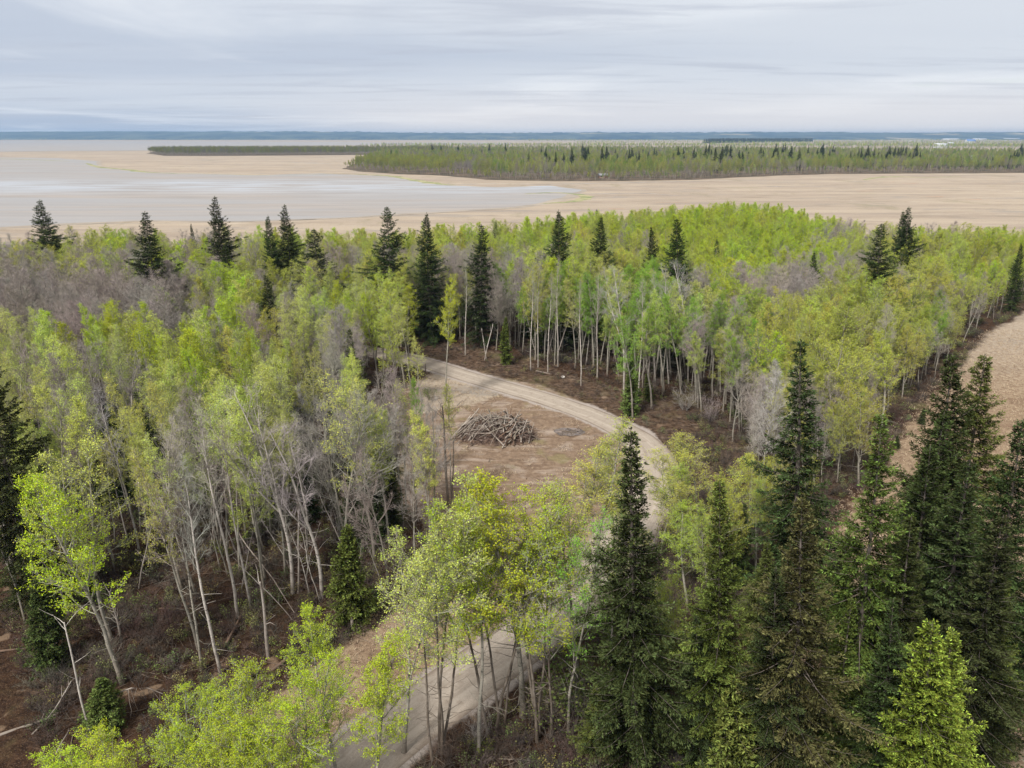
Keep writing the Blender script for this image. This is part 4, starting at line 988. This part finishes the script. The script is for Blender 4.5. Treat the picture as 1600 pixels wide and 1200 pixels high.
DISTANT = [([(560, 231), (1000, 231), (1600, 233), (1900, 233), (1900, 229), (1600, 229), (1000, 228.5), (600, 229)], 13), ([(900, 226), (1100, 225), (1300, 227), (1700, 226), (1700, 223.5), (1300, 224), (900, 224)], 20),
           ([(-200, 219.6), (400, 219.6), (900, 220.3), (900, 218.6), (400, 218), (-200, 218)], 45), ([(820, 221.5), (1700, 221.5), (1700, 220), (820, 220)], 32)]
rows = []
for pl_, sp_ in DISTANT: rows += fill(W(pl_), sp_, (11, 17), lambda x, y: random.choice('YPBG'))
scatter('distant_woodland', rows, 'thin distant tree lines between pale fields')
DS = TINTS['spruce']
rows = []
for q in fill(W([(1098, 224), (1170, 223), (1270, 222), (1270, 220.3), (1130, 220)]), 17, (20, 27), lambda x, y: 'Y'):
    rows.append((*q[:3], (1.2, 1.2, 1.05), q[4], ('spruce', int(rng.integers(0, 3))), jitter(DS), TWIGS['brown']))
scatter('distant_spruce_wood', rows, 'dark block of distant spruces before the blue hills')
print('far', len(fw), 'aspen', len(near['aspen']), 'bare', len(near['bare']))

# single spruces standing in the far wood
FS = [(612, 252), (676, 246), (690, 246), (716, 243), (722, 245), (738, 246), (753, 247), (765, 246), (790, 247), (826, 270), (858, 272), (868, 270), (880, 268), (893, 270), (915, 268), (921, 271), (978, 262), (986, 262), (993, 261), (1012, 258), (1051, 262),
      (1082, 262), (1102, 252), (1106, 253), (1115, 270), (1140, 250), (1153, 262), (1168, 255), (1191, 256), (1206, 263), (1213, 262), (1233, 260), (1260, 254), (1275, 253), (1283, 252), (1294, 257), (1302, 252)]
FS += [(1326 + i * 6.1 + random.uniform(-2, 2), 261 + random.uniform(-3, 3)) for i in range(22)] + [(1458 + i * 5.0 + random.uniform(-2, 2), 262.5 + random.uniform(-2, 2.5)) for i in range(28)]
FS += [(820 + random.uniform(0, 480), random.uniform(246, 268)) for i in range(45)] + [(random.uniform(1380, 1600), random.uniform(246, 252)) for i in range(12)]
for px, py in FS:
    x, y = P(px, py); h = rng.uniform(11, 16) if 1440 < px < 1570 else rng.uniform(17, 29)
    side = 'in the left part of the far wood across the marsh' if px < 800 else 'in the middle of the far wood across the marsh' if px < 1320 else 'before the pale roofed sheds across the marsh'
    place(('spruce', int(rng.integers(0, 3))), x, y, h, 'spruce', 'brown', 'spruce_tree', 'small dark spruce ' + side, 'spruce', 'small dark spruces ' + side, wid=rng.uniform(1.3, 1.9))

# ------------------------------------------------------------------ dead wood, brush pile, boulder
def log_mesh(L, r, k=7, bend=.05, twigs=5, mat=DEADWOOD, start=(0, 0, 0), d=(1, 0, 0)):
    T = Tubes(); q = wander(start, d, L, k, bend); rr = np.linspace(r, r * .45, k + 1); T.add(q, rr, 8)
    for e, s in ((0, -1), (k, 1)):   # broken ends
        dd = (q[1] - q[0] if e == 0 else q[-1] - q[-2]); dd = dd / np.linalg.norm(dd) * s * rr[e]
        T.add(np.array([q[e], q[e] + dd * .5, q[e] + dd * rng.uniform(.7, 1.6)]), np.array([rr[e], rr[e] * .6, .002]), 8)
    for _ in range(twigs):
        p, dr_ = lerp_poly(q, rng.uniform(.3, 1)); t = wander(p, side_dir(dr_, rng.uniform(.5, 1.2), rng.uniform(0, 6.28)), L * rng.uniform(.08, .25), 4, .15); T.add(t, np.linspace(r * .3, .006, 5), 4)
    v, f = T.arrays(); return mesh_np('log', v, f, mat, True)
def fallen(p0, p1, r, lb, mat=DEADWOOD, z0=.15, z1=.15, twigs=6, name='fallen_log', bend=.04):
    a = np.array([*P(*p0), z0]); b = np.array([*P(*p1), z1]); L = np.linalg.norm(b - a)
    tag(link(name, log_mesh(L, r, 8, bend, twigs, mat, (0, 0, 0), (b - a) / L), None, a), lb, 'log')
fallen((418, 1055), (480, 1005), .17, 'dark red rotten log lying on the brown floor', REDLOG)
fallen((0, 1152), (92, 1118), .14, 'long grey log at the lower left edge')
fallen((352, 1012), (392, 935), .13, 'dark log slanting between trunks on the brown floor', REDLOG)
fallen((1298, 988), (1410, 1028), .16, 'long white fallen trunk on the straw among spruces', BIRCH_BARK, .5, .5)
fallen((50, 1150), (122, 1090), .06, 'thin white fallen stem slanting at the lower left', BIRCH_BARK, .1, 1.4)
fallen((88, 1180), (108, 1150), .05, 'short white fallen stem near the bottom left crown', BIRCH_BARK, .1, .6)
fallen((375, 870), (457, 970), .07, 'thin pale pole leaning across the birch trunks', DEADWOOD, 3.5, .1)
fallen((250, 955), (300, 975), .06, 'dark curved branch on the floor left of the leaning birch', REDLOG, .3, .3, bend=.2)
fallen((838, 581), (890, 588), .14, 'pale log lying along the wood edge behind the track', DEADWOOD)
fallen((705, 645), (725, 632), .07, 'white pole sticking out left of the brush pile', BIRCH_BARK, .2, 1.0)
fallen((612, 950), (660, 975), .08, 'grey log on the bank above the near track', DEADWOOD)
fallen((0, 1020), (40, 1018), .11, 'dark log at the left edge of the floor', REDLOG)
fallen((870, 548), (905, 566), .09, 'grey pole lying inside the white trunk stand', DEADWOOD)
fallen((780, 1188), (835, 1194), .05, 'pale stick on the floor under the dark stemmed clumps', DEADWOOD)
fallen((1215, 880), (1240, 850), .09, 'grey log beside the bare shrub near the full spruce', DEADWOOD)
# snags and dead saplings
def snag(px, py, h, r, lb, mat=DEADWOOD, d=(0, 0, 1), tw=4, name='snag', bend=.03):
    x, y = P(px, py); tag(link(name, log_mesh(h, r, 9, bend, tw, mat, (0, 0, -.2), d), None, (x, y, 0)), lb, 'dead tree')
snag(420, 1030, 7.7, .17, 'grey broken snag with a dark rotten foot', DEADWOOD, bend=.04)
snag(552, 985, 2.2, .2, 'pale broken stump standing near the lime aspen top', DEADWOOD, tw=0, name='stump')
snag(760, 560, 6.2, .13, 'bright white broken trunk leaning left behind the track', BIRCH_BARK, (-.14, 0, 1), 0)
snag(757, 562, 7.2, .10, 'white broken trunk leaning right behind the track', BIRCH_BARK, (.16, 0, 1), 2)
snag(143, 1148, 9.2, .09, 'dead white sapling with bare forks at the lower left', BIRCH_BARK, (-.08, .02, 1), 7)
snag(700, 790, 13, .16, 'tall dark ragged dead trunk beside the brush pile', DARK_BARK, tw=16)
snag(706, 778, 8, .10, 'shorter dark dead trunk touching the tall ragged one', DARK_BARK, tw=8)
snag(190, 1000, 5, .10, 'grey snag with drooping dead branches right of the long white trunk', DEADWOOD, tw=18)
snag(665, 585, 2.2, .12, 'short dark post like stump at the visible end of the track', DARK_BARK, tw=0, name='stump')
snag(500, 940, 8, .06, 'thin crooked white dead stem right of the forked birches', BIRCH_BARK, (-.1, 0, 1), 3, bend=.08)
snag(458, 968, 7, .05, 'thin crooked reddish dead stem near the tall white birch', DEADWOOD, (-.45, .1, 1), 4, bend=.1)
# bent dead sapling arching over the floor
x, y = P(165, 1125); T = Tubes(); q = np.array([[0, 0, 0], [.5, 0, 1.4], [1.3, .1, 2.4], [2.3, .1, 2.8], [3.4, .2, 2.7], [4.4, .2, 2.2]]); T.add(q, np.linspace(.07, .02, 6), 6)
for i in range(22):
    p, d = lerp_poly(q, rng.uniform(.3, 1)); T.add(wander(p, [rng.normal(.2, .3), rng.normal(0, .5), -1], rng.uniform(.8, 2.2), 4, .15, -.05), np.linspace(.018, .005, 5), 3)
tag(link('arched_sapling', T.mesh('arched_sapling', DEADWOOD), None, (x, y, 0)), 'dead sapling bent in an arch with hanging twigs at the lower left', 'dead tree')

# brush pile: tangle of thin branches as one mass, the bigger logs laid on it one by one
bx0, by0 = P(775, 683)
def pile_h(u, v): return 2.9 * max(0, 1 - (u / 5.3) ** 2 - (v / 2.9) ** 2) ** .5 * (1 + .25 * mnoise.noise(Vector((u * .6, v * .6, 2))))
T = Tubes()
for i in range(1700):
    u, v = rng.uniform(-5.2, 5.2), rng.uniform(-2.9, 2.9); hh = pile_h(u, v)
    if hh <= 0.05: continue
    a = rng.normal(0, .7) + (math.pi if rng.random() < .5 else 0); zc = hh * rng.uniform(.1, 1.05); L = rng.uniform(.8, 2.6)
    dz = rng.normal(0, .22) - .25 * u / 5 * math.cos(a); q = wander([u - math.cos(a) * L / 2, v - math.sin(a) * L / 2, zc], [math.cos(a), math.sin(a), dz], L, 4, .14)
    T.add(q, np.linspace(rng.uniform(.014, .045), .01, 5), 4)
pv, pf = T.arrays()
# heaped soil and rotten wood under the tangle
gu, gv = np.meshgrid(np.linspace(-5.4, 5.4, 46), np.linspace(-3, 3, 30)); mz = np.array([[pile_h(a, b) * .5 - .1 for a, b in zip(r1, r2)] for r1, r2 in zip(gu, gv)]) + rng.normal(0, .1, gu.shape)
mv = np.stack([gu, gv, mz], -1).reshape(-1, 3); i = np.arange(46 * 30).reshape(30, 46)
mf = np.stack([i[:-1, :-1], i[:-1, 1:], i[1:, 1:], i[1:, :-1]], -1).reshape(-1, 4)
PILEM = plain('pile_twigs', (.26, .20, .17), (.07, .04, .032), 1.4)
pile = link('brush_pile', mesh_np('brush_pile', np.concatenate([pv, mv]), [np.concatenate([pf, mf + len(pv)])], [PILEM, REDLOG], mat_idx=np.r_[np.zeros(len(pf)), np.ones(len(mf))]), None, (bx0, by0, 0))
tag(pile, 'large heap of grey cut branches in the middle of the clearing', 'brush pile')
for i in range(170):
    u, v = rng.uniform(-4.9, 5.1), rng.uniform(-2.7, 2.3); hh = pile_h(u, v)
    if hh < .15: continue
    a = rng.normal(.0, 1.1) + (math.pi if rng.random() < .5 else 0); L = rng.uniform(1.8, 4.6); r = rng.uniform(.05, .12)
    if u > 1.5: a = rng.normal(.9, .5)
    slope = (pile_h(u + .5 * math.cos(a), v + .5 * math.sin(a)) - pile_h(u - .5 * math.cos(a), v - .5 * math.sin(a)))
    d = Vector((math.cos(a), math.sin(a), max(-.8, min(.8, slope)))).normalized()
    st = (bx0 + u - d.x * L / 2, by0 + v - d.y * L / 2, max(.1, hh * rng.uniform(.85, 1.1) - d.z * L / 2 + .1))
    mt = random.choice([DEADWOOD, DEADWOOD, BIRCH_BARK, REDLOG, ASPEN_BARK]); nm = {'deadwood': 'grey', 'birch_bark': 'white', 'rotten_wood': 'reddish brown', 'aspen_bark': 'pale tan'}[mt.name]
    sd_ = 'left' if u < -1.7 else 'middle' if u < 1.7 else 'right'
    tag(link('pile_log', log_mesh(L, r, 5, .05, int(rng.integers(0, 4)), mt, (0, 0, 0), d), None, st), f'{nm} log heaped in the {sd_} third of the brush pile', 'log', f'{nm} logs in the {sd_} of the brush pile')
# dark ash patch right of the pile
ASH = plain('ash', (.10, .09, .09), (.22, .18, .16), .9)
xa, ya = P(890, 675); me = bpy.data.meshes.new('ash_patch'); pts = [(xa + 2.2 * math.cos(t) * (1 + .3 * mnoise.noise(Vector((math.cos(t), math.sin(t), 0)))), ya + 1.5 * math.sin(t) * (1 + .4 * mnoise.noise(Vector((math.cos(t) * 2, math.sin(t) * 2, 5)))), .03) for t in np.linspace(0, 6.28, 40)[:-1]]
me.from_pydata(pts, [], [list(range(len(pts)))]); me.materials.append(ASH); tag(link('ash_patch', me), kind='structure')
T = Tubes()
for i in range(90):
    a = rng.uniform(0, 6.28); rr = rng.uniform(0, 2.2) ; T.add(wander([xa + math.cos(a) * rr, ya + math.sin(a) * rr * .7, .06], [rng.normal(), rng.normal(), 0], rng.uniform(.4, 1.3), 3, .1), np.linspace(.035, .015, 4), 4)
v, f = T.arrays(); tag(link('charred_sticks', mesh_np('charred_sticks', v, f, DARK_BARK)), 'dark scattered sticks right of the brush pile', kind='stuff')
# boulders
import bmesh
STONE = plain('boulder_stone', (.52, .48, .44), (.34, .31, .29), 1.5)
for px, py, s, lb in [(990, 626, .75, 'pale boulder on the verge below the tallest white trunk'), (880, 590, .35, 'small pale rock on the verge beside the fallen pale log'), (958, 868, .3, 'small rock at the edge of the track bend')]:
    bm = bmesh.new(); bmesh.ops.create_icosphere(bm, subdivisions=3, radius=1)
    for v in bm.verts: v.co *= 1 + .28 * mnoise.noise(v.co * 1.3 + Vector((px, 0, 0))) + .08 * mnoise.noise(v.co * 4); v.co.z *= .7
    me = bpy.data.meshes.new('boulder'); bm.to_mesh(me); bm.free(); me.materials.append(STONE)
    x, y = P(px, py); o = link('boulder', me, None, (x, y, s * .3)); o.scale = (s, s, s); tag(o, lb, 'boulder')
# sticks and debris on the verge and the wood floor
STICK = bark_material('stick', (.24, .19, .155), (.15, .11, .085), (.05, .04, .03), .6, .5)
T = Tubes(); V_, n_ = 0, 0
while n_ < 4200:
    y = rng.uniform(34, 135); x = rng.uniform(-.8, .7) * y
    a1 = np.array([x]); b1 = np.array([y]); vg = poly_dist(a1, b1, VERGE)[0] > -1
    if line_dist(a1, b1, road_c)[0] < 3.6 or (poly_dist(a1, b1, FIELD)[0] > 0): continue
    if poly_dist(a1, b1, CLEAR)[0] > 0 and rng.random() < .45: continue
    if not vg and rng.random() < .55: continue
    L = rng.uniform(.5, 2.6); T.add(wander([x, y, rng.uniform(.03, .2)], [rng.normal(), rng.normal(), rng.normal(0, .12)], L, 3, .12), np.linspace(rng.uniform(.012, .04), .008, 4), 4); n_ += 1
v, f = T.arrays(); tag(link('fallen_twigs', mesh_np('fallen_twigs', v, f, STICK)), 'grey sticks and broken twigs littering the verge and the floor', kind='stuff')

# dry grass tufts on the straw strip, banks and clearing rim
T = Tubes(); cnt = 0; v_all = []
cx2, cy2 = rng.uniform(-60, 130, 60000), rng.uniform(26, 150, 60000)
dF, dN, dG = poly_dist(cx2, cy2, FIELD), poly_dist(cx2, cy2, NEARGRASS), poly_dist(cx2, cy2, GRASS1); dC = poly_dist(cx2, cy2, CLEAR); dR = line_dist(cx2, cy2, road_c)
sel = (dR > 3.3) & (np.abs(cx2) < .8 * cy2) & ((dF > -1) | (dN > -1) | (dG > -.5) | ((dC > 0) & (fbm(cx2, cy2, .5, 3) > .12)))
gx_, gy_ = cx2[sel], cy2[sel]; m_ = len(gx_); print('tufts', m_)
rep = 5; px_ = np.repeat(gx_, rep) + rng.normal(0, .12, m_ * rep); py_ = np.repeat(gy_, rep) + rng.normal(0, .12, m_ * rep)
pos = np.stack([px_, py_, np.full(m_ * rep, -.02)], -1); dirs = np.stack([rng.normal(0, .5, m_ * rep), rng.normal(0, .5, m_ * rep), np.full(m_ * rep, .75)], -1)
ln = rng.uniform(.15, .42, m_ * rep); v, f = quads_at(pos, dirs, ln, .05)
m, n, out = material('dry_grass'); ri = n.node('ShaderNodeNewGeometry').outputs['Random Per Island']
finish(n, out, n.mix(ri, (.34, .25, .17), (.58, .47, .34)), .9, .1)
tag(link('dry_grass', mesh_np('dry_grass', v, f, m)), 'dry straw coloured grass on the strip and banks', kind='stuff')

# ------------------------------------------------------------------ far buildings and masts
def flatmat(name, c, rough=.7):
    m, n, out = material(name); q = n.noise(obj_coord(n), .6, 3); finish(n, out, n.mix(q, tuple(x * .9 for x in c), c), rough, .3); return m
M_ROOF_B = flatmat('pale_blue_roof', (.50, .62, .70), .4); M_ROOF_W = flatmat('white_roof', (.50, .52, .54), .5); M_ROOF_G = flatmat('pale_green_roof', (.40, .52, .46), .5); M_ROOF_D = flatmat('grey_roof', (.25, .25, .27))
M_WALL = flatmat('white_wall', (.68, .68, .66)); M_WIN = flatmat('dark_window', (.05, .06, .08), .2); M_DOOR = flatmat('brown_door', (.2, .13, .09)); M_WALLB = flatmat('brown_wall', (.3, .2, .15))
def box(name, x0, x1, y0, y1, z0, z1, mat, parent):
    v = np.array([[a, b, c] for c in (z0, z1) for b in (y0, y1) for a in (x0, x1)]); f = np.array([[0, 2, 3, 1], [4, 5, 7, 6], [0, 1, 5, 4], [2, 6, 7, 3], [0, 4, 6, 2], [1, 3, 7, 5]])
    return link(name, mesh_np(name, v, f, mat), parent)
def house(px, py, L, D, h, rh, roof, wall, lb, name, nwin=6, rz=0.0):
    x, y = P(px, py); root = link(name, None, None, (x, y, 0)); root.rotation_euler.z = rz
    a, b, e = L / 2, D / 2, .4
    v = np.array([[-a, -b, 0], [a, -b, 0], [a, b, 0], [-a, b, 0], [-a, -b, h], [a, -b, h], [a, b, h], [-a, b, h], [-a, 0, h + rh], [a, 0, h + rh]])
    link('wall', mesh_np('wall', v, [np.array([[0, 1, 5, 4], [2, 3, 7, 6]]), np.array([[1, 2, 6, 9, 5], [3, 0, 4, 8, 7]])], wall), root)
    A2, B2 = a + e, b + e; hz = h - e * rh / b; t = .2
    v = np.array([[-A2, -B2, hz], [A2, -B2, hz], [A2, 0, h + rh], [-A2, 0, h + rh], [-A2, B2, hz], [A2, B2, hz]]); v2 = v + [0, 0, t]; v = v + [0, 0, .01]
    vv = np.concatenate([v, v2]); ff = np.array([[0, 3, 2, 1], [3, 4, 5, 2], [6, 7, 8, 9], [9, 8, 11, 10], [0, 1, 7, 6], [4, 10, 11, 5], [0, 6, 9, 3], [3, 9, 10, 4], [1, 2, 8, 7], [2, 5, 11, 8]])
    link('roof', mesh_np('roof', vv, ff, roof), root)
    for i in range(nwin):
        wx = -a + L * (i + .5) / nwin
        if i == nwin // 2: box('door', wx - .6, wx + .6, -b - .04, -b - .003, 0.05, 2.1, M_DOOR, root)
        else: box('window', wx - .6, wx + .6, -b - .04, -b - .003, 1.0, 2.2, M_WIN, root)
    tag(root, lb, 'building'); return root
house(1478, 253, 34, 16, 4.5, 4.5, M_ROOF_B, M_WALL, 'long pale blue roofed shed behind the dark spruce row', 'farm_shed', 8)
house(1510, 251, 40, 15, 5, 3.5, M_ROOF_W, M_WALL, 'white roofed shed joined to the pale blue one behind the spruces', 'farm_shed', 8)
house(1556, 251, 14, 12, 5, 3, M_ROOF_D, M_WALL, 'small grey roofed house right of the white roofed shed', 'farmhouse', 4)
house(1440, 260, 10, 8, 3, 2, M_ROOF_D, M_WALLB, 'brown hut between the spruce row and the pale roofs', 'hut', 3)
house(1124, 262, 22, 12, 4, 4.0, M_ROOF_G, M_WALL, 'pale green roofed barn inside the far wood', 'barn', 5)
house(942, 278, 9, 6, 2.6, 1.6, M_ROOF_D, M_WALLB, 'tiny dark hut at the far shore of the marsh', 'hut', 2)
house(1468, 231.5, 40, 24, 9, 7, M_ROOF_W, M_WALL, 'white farmhouse beyond the far wood', 'farmhouse', 6)
house(1484, 229.5, 20, 16, 12, 5, M_ROOF_W, M_WALL, 'tall narrow white farm building beyond the white farmhouse', 'farmhouse', 3)
house(1515, 225, 44, 30, 14, 9, flatmat('blue_roof', (.12, .2, .4)), M_WALL, 'blue roofed barn in the distance on the right', 'barn', 5)
for px, py, L, lb in [(1485, 219, 150, 'left'), (1530, 218.8, 130, 'middle'), (1580, 218.4, 160, 'right')]:
    house(px, py, L, 40, 8, 7, M_ROOF_W, M_WALL, f'{lb} one of three very distant long pale sheds below the hills', 'long_shed', 9)
for px, z, lb in [(1276, 110, 'left one of two very thin radio masts on the horizon'), (1382, 90, 'right one of two very thin radio masts on the horizon')]:
    x, y = P(px, 219); T = Tubes(); hh = z
    for a in range(3): T.add(np.array([[1.4 * math.cos(a * 2.09), 1.4 * math.sin(a * 2.09), 0], [.4 * math.cos(a * 2.09), .4 * math.sin(a * 2.09), hh]]), np.array([.25, .15]), 4)
    for k in range(int(hh / 4)):
        t0, t1 = k * 4 / hh, (k + 1) * 4 / hh; r0_, r1_ = 1.4 - t0, 1.4 - t1
        for a in range(3): T.add(np.array([[r0_ * math.cos(a * 2.09), r0_ * math.sin(a * 2.09), t0 * hh], [r1_ * math.cos((a + 1) * 2.09), r1_ * math.sin((a + 1) * 2.09), t1 * hh]]), np.array([.12, .12]), 3)
    tag(link('radio_mast', T.mesh('radio_mast', M_ROOF_D), None, (x, y, 0)), lb, 'mast')

# ------------------------------------------------------------------ air
HB = dict(x0=-17000, x1=17000, y0=-2500, y1=14000, z0=-3, z1=112)
v = np.array([[a, b, c] for c in (HB['z0'], HB['z1']) for b in (HB['y0'], HB['y1']) for a in (HB['x0'], HB['x1'])], float)
f = np.array([[0, 2, 3, 1], [4, 5, 7, 6], [0, 1, 5, 4], [2, 6, 7, 3], [0, 4, 6, 2], [1, 3, 7, 5]])
m = bpy.data.materials.new('air'); m.use_nodes = True; m.node_tree.nodes.clear(); n = NT(m.node_tree); out = n.node('ShaderNodeOutputMaterial')
pv_ = n.node('ShaderNodeVolumePrincipled', {'Color': (.45, .68, 1.0), 'Density': 7.5e-5, 'Anisotropy': .2}); n.l.new(pv_.outputs[0], out.inputs['Volume'])
haze = link('haze', mesh_np('haze', v, f, m)); tag(haze, 'thin blue air over the plain', kind='stuff')
